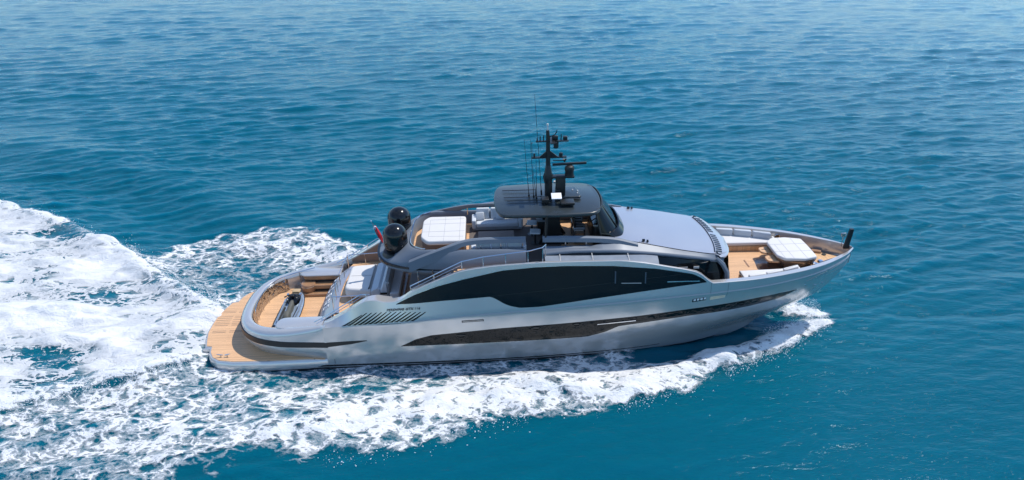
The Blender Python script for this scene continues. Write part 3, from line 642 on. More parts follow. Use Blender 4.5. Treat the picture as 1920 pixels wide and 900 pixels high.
# side stairs from beach deck up to the cockpit
for s in(-1,1):
    mb=MB()
    for k in range(5): mb.box((6.85+.27*k-.2,s*2.95,1.43+.27*k),(.30,.85,.10)); mb.box((6.98+.27*k-.2,s*2.95,1.31+.27*k),(.04,.85,.26))
    mb.build('side_stairs',wood,Y)
# --- cockpit
ck=sym([(7.1,0),(7.15,1),(7.35,2.5),(7.5,2.9),(9,3.22),(14.4,3.25)]); MB().pad(ck,2.52,2.64,0).build('cockpit_deck',teak,Y)
for s in(-1,1):
    mb=MB(); mb.loft([[(x,s*(T_(x)-capw(x)-.045),2.6),(x,s*(T_(x)-capw(x)-.045),zT(x)-.06)] for x in fr(7.4,11.6,.3)],closed=False); mb.build('cockpit_lining',brown,Y)
sp_=MB(); sp_.pad(rpoly([(8.0,-1.25),(10.9,-1.7),(10.9,1.5),(8.0,1.25)],.25),2.64,2.84,0); spb=sp_.build('sunpad_base',wood,Y)
MB().pad(rpoly([(7.78,-1.28),(9.2,-1.52),(9.2,1.40),(7.78,1.26)],[.3,.05,.05,.3]),2.86,3.43,.14,4).build('sunpad_mattress',white,spb)
mb=MB(); mb.box((8.5,.05,3.435),(1.1,.03,.012)); mb.build('seam',seam,spb)
def wedge(x0,x1,z0a,z0b,ya,yb,base,name,m,par,r=.08):
    mb=MB(); rings=[]
    for y in [-ya+.0,-ya+r]+[yb-r,yb]:
        e=0 if y in(-ya+r,yb-r) else r*.7
        rings.append([(x0+e,y,base),(x0+e,y,z0a-e-.1),(x0+.06+e,y,z0a-e),(x1-.12-e,y,z0b-e-.0),(x1-e,y,z0b-e-.1),(x1-e,y,base)])
    mb.loft(rings,True,True,True); return mb.build(name,m,par)
wedge(9.2,9.72,3.45,3.56,1.55,1.42,2.84,'back_cushion',grey,spb); wedge(9.72,10.12,3.58,3.95,1.62,1.40,2.84,'back_cushion',grey,spb)
wedge(10.12,10.24,3.95,3.75,1.66,1.45,2.84,'backrest_crest',grey2,spb)
mb=MB(); mb.box((10.46,-.15,3.10),(.5,3.1,.4),bev=.08); mb.build('sofa_seat',grey,spb)
mb=MB(); mb.box((9.9,-1.66,3.26),(.36,.04,.10)); mb.build('vent_grille',blackmatt,spb)
# cockpit table and stools, in the shade of the deck above
tb=MB().pad(rpoly([(11.2,-1.3),(12.5,-1.3),(12.5,1.3),(11.2,1.3)],.15),3.32,3.40,.02).build('cockpit_table',grey2,Y)
MB().box((11.85,0,2.98),(.35,1.2,.68),bev=.05).build('pedestal',chrome,tb)
for k,y in enumerate((-1.0,0,1.0)):
    t_=MB().pad(rpoly([(12.75,y-.32),(13.35,y-.32),(13.35,y+.32),(12.75,y+.32)],.1),3.02,3.16,.05).build('cockpit_chair',grey,Y)
    MB().box((13.36,y,3.36),(.08,.6,.5),bev=.03).build('backrest',grey,t_)
    m_=MB(); 
    for a in(12.8,13.3):
        for b in(-.27,.27): m_.tube([(a,y+b,2.64),(a,y+b,3.03)],.02,5)
    m_.build('legs',blackmatt,t_)
# saloon: glazed aft wall and tinted sides carrying the upper deck
mb=MB(); mb.loft([[(x,y,z) for x,y in ((14.4,-2.9),(26.4,-2.9),(27.3,-2.0),(27.5,0),(27.3,2.0),(26.4,2.9),(14.4,2.9))] for z in (2.6,5.1)],True,False,True); mb.build('saloon',glass,Y,smooth=False)
mb=MB()
for y in(-2.85,-1.5,0,1.5,2.85): mb.box((14.36,y,3.85),(.08,.10,2.4))
mb.build('saloon_mullions',blackmatt,Y)
for s in(-1,1):
    mb=MB(); 
    for x in(11.9,12.65): mb.tube([(x,s*2.72,2.64),(x,s*2.72,5.15)],.03)
    mb.build('awning_posts',chrome,Y)
# outside stairs up to the side walkway, and the walkways
for s in(-1,1):
    mb=MB()
    for k in range(8): mb.box((11.85+.29*k,s*3.02,2.93+.305*k),(.34,.62,.06)); mb.box((12.0+.29*k,s*3.02,2.78+.305*k),(.03,.62,.30))
    mb.build('walkway_stairs',teakx,Y)
    mb=MB(); mb.pad([(13.9,s*2.6),(18.25,s*2.6),(18.25,s*3.36),(13.9,s*3.36)],5.08,5.19,0); mb.build('walkway',teak,Y)
# --- upper deck
UF=sym([(11.4,0),(11.5,1.2),(12,2.0),(13.5,2.5),(22,2.5)]); MB().pad(UF,5.12,5.34,0).build('flybridge_deck',teak,Y)
AO=[(9.62,0),(9.68,.8),(9.92,1.45),(10.45,2.05),(11.3,2.45),(12.4,2.68),(14,2.78),(15.6,2.8),(17.35,2.8)]
AC=[(11.35,0),(11.36,.7),(11.42,1.3),(11.6,1.8),(12.0,2.2),(12.6,2.38),(13.6,2.42),(15.6,2.42),(17.35,2.42)]
AZ=[5.88,5.90,5.96,6.02,6.06,6.10,6.08,6.04,6.00]
ao=spl([(x,y,0) for x,y in AO],4); ac=spl([(x,y,z) for (x,y),z in zip(AC,AZ)],4)
def uring(o,c,s):
    o=Vector(o); c=Vector(c); L=c-o; L.z=0; d=L.length; u=L/d if d>0 else Vector((0,1,0)); aft=min(1,max(0,(d-.4)/1.3))
    def pt(f,z): return (o.x+L.x*f,s*(o.y+L.y*f),z)
    zc=c.z
    if aft>0.02:
        zs=5.18+(zc-5.18)
    lower=[pt(.55,4.82),pt(.30,4.84),pt(.08,4.93),pt(0,5.02),pt(.0,5.08),pt(.06,5.13),pt(.045,5.17),pt(.05,5.22)]
    up=[pt(.10,5.22+.12*(1-aft)+.04),pt(.22,5.26+(zc-5.3)*.35*(1-aft*.75)),pt(.5,5.32+(zc-5.3)*(.62-.28*aft)),pt(.75,5.34+(zc-5.3)*(.86-.2*aft)),pt(.93,zc-.02),pt(1.0,zc)]
    inn=[(c.x+u.x*.10,s*(c.y+u.y*.10),zc-.02),(c.x+u.x*.16,s*(c.y+u.y*.16),zc-.12),(c.x+u.x*.16,s*(c.y+u.y*.16),5.3)]
    return lower+up+inn
fb=MB().loft([uring(o,c,-1) for o,c in zip(ao[::-1],ac[::-1])]+[uring(o,c,1) for o,c in zip(ao[1:],ac[1:])],closed=False).build('flybridge_coaming',steelgrey,Y,angle=45)
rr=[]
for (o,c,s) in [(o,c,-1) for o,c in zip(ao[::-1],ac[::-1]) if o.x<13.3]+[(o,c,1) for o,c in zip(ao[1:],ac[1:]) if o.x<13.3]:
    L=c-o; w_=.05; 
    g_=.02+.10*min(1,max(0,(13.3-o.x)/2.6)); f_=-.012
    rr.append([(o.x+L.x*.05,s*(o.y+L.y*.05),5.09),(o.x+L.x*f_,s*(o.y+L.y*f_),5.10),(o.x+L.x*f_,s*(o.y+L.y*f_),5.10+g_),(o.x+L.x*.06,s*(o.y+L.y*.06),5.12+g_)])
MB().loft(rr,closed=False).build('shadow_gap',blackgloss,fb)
# soffit under the overhang
MB().pad(sym([(10.1,0),(10.2,.8),(10.5,1.4),(11.2,2.0),(12.4,2.3),(18,2.5)]),4.80,4.86,0).build('overhang_soffit',cream,fb)
# polished ring round the flybridge well
rg=[(c+Vector((.02,0,.03))) for c in ac if c.x<12.4]
MB().tube([(p.x+.05,-p.y*.98,p.z) for p in rg[::-1]]+[(p.x+.05,p.y*.98,p.z) for p in rg[1:]],.035).build('well_rail',chrome,fb)
# floating rail band down each side, broken by the gate
rb=spl([(11.5,2.62,5.66),(12.2,2.60,5.94),(13.0,2.46,6.17),(13.7,2.32,6.36),(14.3,2.2,6.49),(15,2.16,6.55),(16.2,2.16,6.56),(17.35,2.16,6.55)],4)
rf=spl([(18.2,2.16,6.54),(19.5,2.16,6.50),(21,2.16,6.42),(22,2.18,6.30),(23,2.30,6.06)],4)
for s in(-1,1):
    for P_,par in((rb,0),(rf,1)):
        mb=MB(); rings=[]
        for p in P_:
            h=.25 if p.x>14.2 else .25+.32*min(1,(14.2-p.x)/1.4)
            rings.append([(p.x,s*(p.y-.06),p.z),(p.x,s*(p.y+.02),p.z+.01),(p.x,s*(p.y+.11),p.z-.05),(p.x,s*(p.y+.17),p.z-h),(p.x,s*(p.y+.08),p.z-h-.02),(p.x,s*(p.y-.04),p.z-.1)])
        mb.loft(rings,True,True,True); ro=mb.build('rail_band',steelgrey,Y)
        mb=MB()
        for x in ((14.35,15.1,16.1,17.2) if not par else (18.35,19.35,20.4)): mb.box((x,s*2.24,6.12),(.05,.04,.5))
        mb.build('rail_post',chrome,ro)
# forward part of the flybridge coaming, from the gate to the windscreen
c1=spl([(18.2,2.8,5.08,2.42,6.08),(19.5,2.78,5.08,2.40,6.04)],1)
for s in(-1,1):
    rings=[]
    for x in fr(18.2,22.2,.4):
        t=(x-18.2)/4.8; yc=2.42-.14*t; zc=6.08-.14*t
        rings.append([(x,s*2.75,5.2),(x,s*2.80,5.45),(x,s*2.72,5.72),(x,s*2.70,5.80),(x,s*(yc+.22),5.86),(x,s*(yc+.08),zc-.06),(x,s*yc,zc),(x,s*(yc-.08),zc-.01),(x,s*(yc-.1),zc-.1),(x,s*(yc-.1),5.3)])
    mb=MB(); mb.loft(rings,closed=False); mb.add(rings[0],[tuple(range(10))]); mb.build('forward_coaming',steelgrey,Y,angle=45)
# gate: dark taupe landing
for s in(-1,1):
    MB().box((17.78,s*2.50,5.25),(.84,.6,.20)).build('gate_step',taupe,Y)
MB().pad(sym([(14.45,0),(14.45,1.6),(15,2.3),(19.3,2.3)]),5.338,5.348,0).build('deck_overlay',taupe,Y)  # thin dark taupe sheet over the teak between the sofas
# --- wheelhouse roof: broad sloping visor with shoulders
crest=[(18.2,2.72,5.92),(19.8,2.72,6.02),(21.8,2.70,5.94),(22.5,2.68,5.86),(23.9,2.66,5.68),(25.3,2.62,5.46),(26.6,2.56,5.23),(27.2,2.42,5.06),(27.5,2.30,4.98)]
cs=spl(crest,3)
def rofz(x): return lin([(22,6.22),(23.2,6.02),(24.6,5.76),(26,5.48),(27.1,5.28),(27.6,5.18),(28.0,5.05),(28.25,4.95)])(x)
gw=lin([(21.9,2.02),(22.5,2.10),(23.9,2.28),(25.3,2.37),(26.7,2.34),(27.3,2.2),(27.8,1.8),(28.25,0.0)])
mb=MB(); rings=[]
for x in [21.9,22.3,22.8,23.4,24,24.6,25.2,25.8,26.4,26.8,27.1,27.35,27.6,27.8,27.95,28.1,28.2,28.25]:
    w_=max(gw(x),.02); zc=rofz(x)
    # front edge sweeps: past x=27.2 the outline closes in an arc
    rings.append([(x,w_*u,zc+.07*(1-abs(u)**2.2)) for u in [-1,-.96,-.85,-.65,-.4,-.15,.15,.4,.65,.85,.96,1]])
mb.loft(rings,closed=False); rf_=mb.build('wheelhouse_roof',roofpaint,Y,angle=50)
# shoulder between roof panel and crest, then the crest roll
for s in(-1,1):
    rings=[]
    for p in cs:
        x=p.x
        t=min(1,max(0,(x-20.0)/1.9)); g=2.62*(1-t)+t*(gw(min(max(x,21.9),27.2))+.035); zg=(p.z-.03)*(1-t)+t*(rofz(max(x,21.9))-.015)
        rings.append([(x,s*(g-.05),zg-.08),(x,s*g,zg-.012),(x,s*(p.y-.03),p.z+.005),(x,s*(p.y+.05),p.z-.04),(x,s*(p.y+.08),p.z-.12),(x,s*(p.y+.03),p.z-.2)])
    MB().loft(rings,closed=False).build('roof_shoulder',steelgrey,Y,angle=60)
# front rim of the visor
fo=[(27.2,2.45),(27.5,2.30),(27.75,1.95),(27.98,1.45),(28.15,.85),(28.24,0)]
fo=spl([(a,b,0) for a,b in fo],4); rings=[]
for p,s in [(p,-1) for p in fo]+[(p,1) for p in fo[::-1][1:]]:
    z=rofz(p.x)-.02
    rings.append([(p.x-.25,s*p.y*.93,z+.04),(p.x-.02,s*p.y,z+.015),(p.x+.06,s*p.y*1.02,z-.05),(p.x+.04,s*p.y*1.01,z-.16),(p.x-.3,s*p.y*.92,z-.2)])
MB().loft(rings,closed=False).build('visor_rim',roofpaint,rf_,angle=50)
# curved louver row across the visor
mb=MB(); arc=[]
for i in range(41):
    u=-1+2*i/40; arc.append((27.42-.27*abs(u)**2.2,2.12*u))
mb.tube([(x-.09,y,rofz(x-.09)+.07*(1-abs(y/2.3)**2.2)+.012) for x,y in arc],.03,5)
for y0_ in [-2.0+.235*k for k in range(18)]:
    if abs(y0_)%.9<.12: continue
    u=y0_/2.12; x=27.42-.27*abs(u)**2.2; z=lambda xx: rofz(xx)+.07*(1-abs(y0_/2.3)**2.2)+.006
    rings=[]; mb.add([(x,y0_-.06,z(x)),(x+.30,y0_-.06,z(x+.30)),(x+.30,y0_+.06,z(x+.30)),(x,y0_+.06,z(x)),(x,y0_-.06,z(x)+.01),(x+.30,y0_-.06,z(x+.30)+.01),(x+.30,y0_+.06,z(x+.30)+.01),(x,y0_+.06,z(x)+.01)],[(4,5,6,7),(0,1,5,4),(1,2,6,5),(2,3,7,6),(3,0,4,7)])
mb.build('visor_louvers',blackgloss,rf_,angle=30)
mb=MB()
for s in(-1,1): mb.tube([(27.13,s*2.1,5.33),(27.18,s*2.32,5.30),(27.45,s*2.36,5.14)],.03,5)
mb.build('visor_joint',blackmatt,rf_)
# long recessed grooves with lamps on the roof
for s in(-1,1):
    mb=MB(); mb.tube([(23.1,s*2.10,6.03),(23.6,s*2.17,5.935),(25,s*2.25,5.66),(26.4,s*2.27,5.38)],.022,5); mb.build('roof_groove',blackmatt,rf_)
    mb=MB(); mb.box((23.35,s*2.04,6.07),(.14,.10,.12),bev=.02); mb.box((23.55,s*2.07,6.04),(.10,.12,.10),bev=.02); mb.build('roof_lamp',blackgloss,rf_)
# wheelhouse side glass and front posts, both sides, and the raked front screen
for s in(-1,1):
    rings=[]
    for x in fr(18.3,27.35,.35):
        p=min(cs,key=lambda q:abs(q.x-x)); zt=p.z-.16; t=max(0,(x-24.0)/3.3)
        zb=max(4.0,min(zt-.1,5.70 if x<23.4 else zT(min(x,26.3))-.1)) if x<26.3 else 4.0
        rings.append([(x,s*(2.80-.45*t**3),zt),(x,s*(3.03-.33*t**2),zb-.25)])
    MB().loft(rings,closed=False).build('wheelhouse_side_glass',glass,Y)
    # ledge of grey glazed panels outside it
    rings=[]
    for x in fr(18.25,23.9,.3):
        t=max(0,(x-23.2)/1.1); zi=5.80-.16*(x-18.2)/6; yi=2.84+.10*t; zo=zT(x)-.02
        rings.append([(x,s*3.38,zo),(x,s*(3.38+yi)/2,(zo+zi)/2+.025),(x,s*yi,zi-.10*t*t)])
    lg=MB().loft(rings,closed=False).build('ledge_panel',ledgeglass,Y)
    mb=MB()
    for x in(19.0,20.6,22.4): mb.box((x,s*3.11,5.80 if x<22 else 5.72),(.03,.52,.02),rx=s*R(-17) )
    mb.build('ledge_seam',cream,lg)
    mb=MB(); mb.tube([(27.05,s*2.52,5.14),(27.40,s*2.58,4.80),(27.62,s*2.66,4.4),(27.66,s*2.72,3.9),(27.66,s*2.74,3.3)],[.10,.13,.14,.15,.15],6); mb.build('front_post',steelgrey,Y)
    mb=MB(); mb.box((25.0,s*3.02,4.95),(.9,.02,.05)); mb.box((25.9,s*2.99,4.92),(.28,.03,.12)); mb.build('interior_trim',cream,Y)
rings=[]
for z,sx in((4.85,0),(4.3,.12),(3.28,.16)):
    rings.append([(28.15-.10*abs(u)**2*8*.62+sx,2.62*u,z) for u in [-1+.1*i for i in range(21)]])
MB().loft(rings,closed=False).build('front_screen',glass,Y)
# --- flybridge windscreen: black framed wrap-round
wb=spl([(21.2,1.90,6.12),(21.75,1.88,6.12),(22.2,1.5,6.2),(22.38,.8,6.28),(22.42,0,6.3)],4)
wt=spl([(20.95,1.60,7.66),(21.1,1.52,7.66),(21.28,1.2,7.68),(21.38,.6,7.70),(21.42,0,7.70)],4)
rb1=[(b,t,-1) for b,t in zip(wb,wt)]+[(b,t,1) for b,t in zip(wb[::-1][1:],wt[::-1][1:])]
ws=MB().loft([[(b.x+(t.x-b.x)*f,s*(b.y+(t.y-b.y)*f),b.z+(t.z-b.z)*f) for f in(0,.22,.28,.6,1)] for b,t,s in rb1],closed=False).build('windscreen',glass,Y)
mb=MB(); mb.loft([[(b.x+.02,s*b.y*1.01,b.z-.1),(b.x+.16,s*(b.y+.06),b.z+.02),(b.x-.08,s*b.y*.985,b.z+.34),(b.x-.14,s*b.y*.95,b.z+.34)] for b,t,s in rb1],closed=False); mb.build('windscreen_frame',blackgloss,ws)
mb=MB(); mb.tube([(t.x,s*t.y,t.z) for b,t,s in rb1],.04)
for s in(-1,1): mb.tube([(21.2,s*1.88,6.3),(20.9,s*1.60,7.66)],.05); mb.tube([(22.2,s*1.3,6.4),(21.3,s*1.1,7.66)],.035)
mb.build('windscreen_pillars',blackmatt,ws)
# --- hardtop
ht=rpoly([(15.82,0),(15.9,-1.2),(16.15,-1.98),(19.3,-2.14),(21.12,-1.95),(21.42,0),(21.12,1.95),(19.3,2.14),(16.15,1.98),(15.9,1.2)],[.3,.4,.7,1,.6,1,.6,1,.7,.4],5)
hz=lambda x,y:-.020*(x-18.6)**2*.35-.09*(y/2)**2
top=MB().pad(ht,7.60,7.79,.07,3,hz).build('hardtop',darkroof,Y,angle=50)
mb=MB()
for y,xa,xb in((.95,16.3,18.1),(.0,16.35,18.6),(-.45,16.5,18.4),(-.45,19.0,20.3),(.0,19.4,19.8)): mb.box(((xa+xb)/2,y,7.79-.004),(xb-xa,.07,.03),bev=.01)
mb.build('roof_rails',blackmatt,top)
# raised pod, ceiling panel and small white beacons
MB().pad(rpoly([(19.1,-.35),(20.4,-.3),(20.2,1.1),(19.1,1.1)],.2),7.74,7.86,.05).build('roof_pod',darkroof,top)
mb=MB(); mb.pad(rpoly([(16.5,-1.55),(20.8,-1.5),(20.8,1.5),(16.5,1.55)],.3),7.54,7.61,.02); mb.build('ceiling_panel',grey2,top)
for x,y in((20.0,.55),(20.25,.4),(20.2,.1)): MB().lathe([(0,0),(.04,0),(.03,.05),(0,.06)],(x,y,7.86),8).build('roof_beacon',white,top)
# thick black supports rising through the middle
for s in(-1,1):
    mb=MB(); rings=[]
    for z,xa,xb,w_ in((5.3,18.1,19.7,.12),(6.0,18.4,19.3,.1),(7.0,18.5,19.2,.1),(7.62,18.3,19.5,.12)):
        rings.append([(xa,s*.62-w_,z),(xb,s*.62-w_,z),(xb,s*.62+w_,z),(xa,s*.62+w_,z)])
    mb.loft(rings,True,True,True); mb.build('hardtop_support',blackmatt,top)
for s in(-1,1):
    mb=MB(); mb.tube([(18.35,s*2.3,5.5),(18.35,s*2.2,6.5),(18.42,s*1.9,7.65)],.05); mb.build('side_strut',blackmatt,top)
# --- mast with spreaders, lamps and aerials
ms=MB(); ms.tube([(18.68,0,7.7),(18.68,0,9.0)],.20,8); ms.tube([(18.66,0,9.0),(18.64,0,11.0),(18.62,0,11.35)],[.13,.10,.08],8)
mast=ms.build('mast',blackmatt,Y)
def part(name,fn,m,par): q=MB(); fn(q); return q.build(name,m,par)
def f(q):
    q.lathe([(0,0),(.20,0),(.27,.35),(.20,.55),(.13,.95),(.1,1.0),(0,1)],(18.66,0,8.55),8)
part('mast_collar',f,blackmatt,mast)
def f(q):
    q.box((18.85,0,10.78),(1.65,.16,.05)); q.box((18.85,0,10.80),(.25,1.0,.04))
    for x,h in((18.1,.16),(18.25,.26),(18.42,.3),(19.3,.34)): q.tube([(x,0,10.8),(x,0,10.8+h)],.03,5)
    q.box((19.5,0,10.93),(.22,.2,.18),bev=.03); q.box((19.0,.1,10.92),(.30,.18,.22),bev=.04); q.lathe([(0,0),(.13,.02),(.13,.32),(.09,.36),(0,.36)],(19.05,0,10.40),8)
part('upper_spreader',f,blackmatt,mast)
def f(q):
    q.box((18.7,0,9.93),(1.75,.18,.06)); q.tube([(17.95,0,9.95),(17.95,0,10.15)],.05,6); q.lathe([(0,0),(.1,0),(.1,.16),(0,.2)],(19.3,0,9.98),8)
    q.add([(18.2,-.04,9.95),(18.66,-.04,10.35),(19.15,-.04,9.95),(18.2,.04,9.95),(18.66,.04,10.35),(19.15,.04,9.95)],[(0,1,2),(3,4,5),(0,1,4,3),(1,2,5,4)])
    q.tube([(17.85,0,9.95),(17.82,0,10.7)],.012,5); q.lathe([(0,0),(.05,.02),(0,.06)],(17.82,0,10.68),6)
    q.tube([(18.9,0,9.74),(19.55,0,9.74)],.025,5); q.lathe([(.03,-.02),(.11,.12),(.0,.0)],(19.5,0,9.68),8)
part('lower_spreader',f,blackmatt,mast)
def f(q):
    q.tube([(18.62,0,11.3),(18.62,0,11.6)],.035,6); q.lathe([(0,0),(.05,0),(.05,.1),(0,.12)],(18.62,0,11.58),8)
part('masthead_lamp',f,white,mast)
def f(q): q.tube([(18.64,0,11.0),(18.95,0,11.08),(19.08,0,11.25),(19.08,0,11.34)],.03,6)
part('horn_arm',f,blackmatt,mast)
def f(q):
    q.box((19.35,0,8.88),(1.3,.4,.10),bev=.03); q.lathe([(0,0),(.24,0),(.22,.2),(.26,.35),(.22,.5),(.1,.56),(0,.56)],(19.75,0,8.92),12)
rd=part('radar_pedestal',f,blackmatt,mast)
def f(q): q.box((19.75,0,9.55),(1.75,.10,.12),rz=R(4),bev=.02)
part('radar_scanner',f,blackmatt,rd)
def f(q): q.box((19.3,0,8.3),(.5,.34,1.3),bev=.06); q.box((19.15,0,8.05),(.22,.5,.35),bev=.03)
part('mast_bracket',f,blackmatt,mast)
def f(q): q.box((19.02,-.75,8.10),(.52,.46,.05),rx=R(18),bev=.02)
part('square_antenna_panel',f,flagwhite,mast)
def f(q): q.tube([(19.0,-.7,7.75),(19.0,-.7,8.1)],.04)
part('panel_bracket',f,blackmatt,mast); part('equipment_box',lambda q:q.box((18.45,-.7,7.9),(.35,.5,.22),bev=.03),blackmatt,mast); part('equipment_box',lambda q:q.box((19.55,-1.0,7.86),(.7,.6,.14),bev=.04),blackmatt,mast)
def f(q): q.lathe([(0,0),(.07,.02),(.07,.12),(0,.15)],(19.05,.5,8.3),8)
part('search_lamp',f,white,mast)
for i,(xb,zb,xt,zt,y) in enumerate(((17.68,7.72,17.45,10.9,.1),(17.92,7.72,17.75,10.9,.0),(18.05,7.72,17.88,9.4,.25),(18.05,7.72,18.02,10.4,-.2),(18.35,7.72,18.0,13.1,.35))):
    a=Vector((xb,y,zb)); b=Vector((xt,y,zt)); part('whip_aerial',lambda q:(q.tube([a,a.lerp(b,.35),b],[.022,.014,.007],5),q.tube([a,a.lerp(b,.05)],.05,6)),blackmatt,mast)
part('long_pole',lambda q:q.tube([(18.35,-2.12,5.3),(18.45,-2.12,7.65)],.035,6),blackmatt,top)
# --- satellite domes on the aft overhang
for s in(-1,1):
    d=MB().lathe([(0,0),(.46,0),(.53,.06),(.60,.30),(.62,.62),(.62,.90)]+[(.62*math.cos(a),.90+.57*math.sin(a)) for a in [R(10*k) for k in range(1,10)]],(10.70,s*1.06,5.50),32).build('satellite_dome',blackgloss,Y)
    MB().lathe([(0,0),(.66,0),(.74,.05),(.66,.24),(.48,.30),(0,.3)],(10.70,s*1.06,5.26),28).build('dome_base',blackmatt,d)
    mb=MB()
    for z in(5.92,6.04,6.16): mb.tube([(10.70+.61*math.cos(a),s*1.06+.61*math.sin(a),z) for a in [R(-60+12*k) for k in range(11)]],.022,5)
    mb.build('dome_ribs',blackgloss,d)
# --- flybridge fittings that are built in
sb=MB().pad(rpoly([(12.05,-1.3),(14.3,-1.3),(14.3,1.3),(12.05,1.3)],.3),5.34,5.98,.02).build('flybridge_sunpad',brown,Y)
MB().pad(rpoly([(12.0,-1.0),(12.35,-1.55),(14.3,-1.58),(14.3,1.42),(12.3,1.46),(12.0,1.0)],.18),5.92,6.18,.08,4).build('mattress',white,sb)
mb=MB(); z=6.183
for a,b in(((13.2,-1.55),(13.2,1.4)),((12.05,-.45),(14.25,-.45)),((12.05,.5),(14.25,.5)),((12.4,-1.0),(12.4,1.0)),((12.4,1.0),(14.2,1.05)),((12.4,-1.0),(14.2,-1.1)),((14.0,-1.5),(14.0,1.4))):
    L=math.hypot(b[0]-a[0],b[1]-a[1]); mb.box(((a[0]+b[0])/2,(a[1]+b[1])/2,z),(L,.016,.006),rz=math.atan2(b[1]-a[1],b[0]-a[0]))
mb.build('seam',seam,sb)
hc=MB(); hc.box((21.3,.1,5.95),(.7,2.6,1.2),bev=.12); hco=hc.build('helm_console',blackmatt,Y)
def f(q):
    for y in(-.8,-.25,.3,.85): q.box((21.05,y,6.62),(.30,.42,.03),ry=R(-35))
part('instrument_screen',f,screen,hco)
part('steering_wheel',lambda q:(q.tube([(20.88+.05*math.sin(a),.0+.2*math.cos(a),6.35+.2*math.sin(a)) for a in [R(24*k) for k in range(15)]],.02,5,closed=True),q.tube([(20.9,0,6.35),(21.1,0,6.3)],.03,6),q.box((20.9,0,6.35),(.03,.38,.04))),blackmatt,hco)
part('chart_table',lambda q:q.box((21.55,-1.35,6.32),(.62,.52,.04),rz=R(12),bev=.01),ledgeglass,hco)
part('side_ledge',lambda q:q.box((21.35,-1.15,6.56),(.9,.10,.06),bev=.02),cream,hco)
for y in(-.45,.55):
    h=MB(); h.box((20.25,y,5.75),(.6,.62,.8),bev=.10); ho=h.build('helm_seat',bronze,Y)
    part('seat_cushion',lambda q:q.box((20.28,y,6.20),(.58,.6,.16),bev=.07),grey2,ho); part('seat_back',lambda q:q.box((19.98,y,6.55),(.14,.58,.62),ry=R(-10),bev=.06),blackmatt,ho)
    part('armrest',lambda q:(q.box((20.25,y-.33,6.38),(.4,.07,.06),bev=.02),q.box((20.25,y+.33,6.38),(.4,.07,.06),bev=.02)),blackmatt,ho)
bar=MB(); bar.box((18.55,.9,5.75),(.8,1.0,.82),bev=.05); bo=bar.build('wet_bar',blackmatt,Y); part('worktop',lambda q:q.box((18.55,.9,6.18),(.86,1.06,.04),bev=.01),grey2,bo)
# --- side rails on the walkway, stern rails
for s in(-1,1):
    top_=[(11.55,s*3.34,4.62),(14.15,s*3.30,5.88),(15.2,s*3.28,6.08),(16.4,s*3.26,6.2),(17.5,s*3.22,6.30),(18.1,s*3.16,6.42),(18.3,s*2.9,6.46)]
    mb=MB(); mb.tube(top_,.028)
    mb.tube([(11.62,s*3.34,4.47),(14.1,s*3.3,5.68)],.018,5); mb.tube([(11.62,s*3.34,4.32),(13.6,s*3.3,5.28)],.018,5); mb.tube([(11.55,s*3.34,4.62),(11.62,s*3.34,4.22)],.026)
    for x,zt_,zb_ in((12.75,5.20,4.75),(14.15,5.88,5.2),(15.2,6.07,5.4),(16.3,6.19,5.5),(17.4,6.29,5.5),(18.12,6.42,5.55),(18.3,6.46,5.6)): mb.tube([(x,s*(3.32 if x<18.2 else 2.9),zb_),(x,s*(3.29 if x<18.2 else 2.9),zt_)],.022,6)
    mb.build('walkway_rail',chrome,Y)
    mb=MB(); mb.tube([(6.5,s*3.16,2.62),(7.2,s*3.16,3.0),(9.0,s*3.14,4.12),(9.25,s*3.12,4.12),(9.3,s*3.12,3.9)],.024); mb.tube([(6.6,s*3.16,2.5),(9.0,s*3.14,3.95)],.016,5)
    for x,z in((7.4,3.14),(8.4,3.76)): mb.tube([(x,s*3.16,z-.3),(x,s*3.15,z)],.016,5)
    mb.build('stair_rail',chrome,Y)
    mb=MB(); mb.tube([(7.35,s*2.3,3.55),(9.3,s*2.35,3.62),(9.32,s*2.35,3.0)],.026); mb.tube([(7.35,s*2.3,3.55),(7.3,s*1.2,3.52),(7.22,s*.35,3.42),(7.22,s*.35,2.7)],.022)
    for x,y in((7.35,2.3),(7.3,1.2),(8.35,2.32)): mb.tube([(x,s*y,2.64),(x,s*y,3.54)],.02,6)
    mb.build('cockpit_rail',chrome,Y)
# --- ensign staff
part('ensign_staff',lambda q:(q.tube([(9.95,0,5.2),(9.38,0,6.70)],[.035,.022],7),q.lathe([(0,0),(.05,.02),(0,.09)],(9.37,0,6.68),8)),chrome,Y)
# --- foredeck
fd=[(27.6,3.1),(28.5,2.95),(29.5,2.75),(30.5,2.45),(31.5,2.1),(32.5,1.7),(33.4,1.2),(34.2,.75),(34.9,.2)]
MB().pad([(27.3,-3.1)]+[(x,-y) for x,y in fd]+[(x,y) for x,y in fd[::-1]]+[(27.3,3.1)],3.2,3.30,0).build('foredeck',teak,Y)
pl_=[(33.0,-1.35),(33.9,-.95),(34.85,-.2),(34.85,.2),(33.9,.95),(33.0,1.35)]
MB().pad(pl_,3.30,3.52,.03).build('windlass_deck',teakx,Y)
wd=MB(); wd.lathe([(0,0),(.16,0),(.13,.12),(.17,.22),(.12,.3),(0,.32)],(33.45,-.75,3.52),14); wdo=wd.build('windlass',chrome,Y)
part('anchor_chain',lambda q:q.tube([(33.5,-.7,3.6),(33.8,-.45,3.58),(34.3,-.2,3.56),(34.7,-.1,3.6)],.035,6),chrome,wdo)
mb=MB()
for x,y in((33.15,-1.0),(33.3,-1.15),(33.05,-.85)): mb.lathe([(0,0),(.14,0),(.10,.15),(.15,.3),(.07,.34),(0,.34)],(x,y,3.45),12)
mb.build('capstan',chrome,wdo)
mb=MB(); mb.box((33.9,.75,3.58),(.5,.24,.12),rz=R(-20),bev=.02); mb.build('deck_locker',wood,Y)
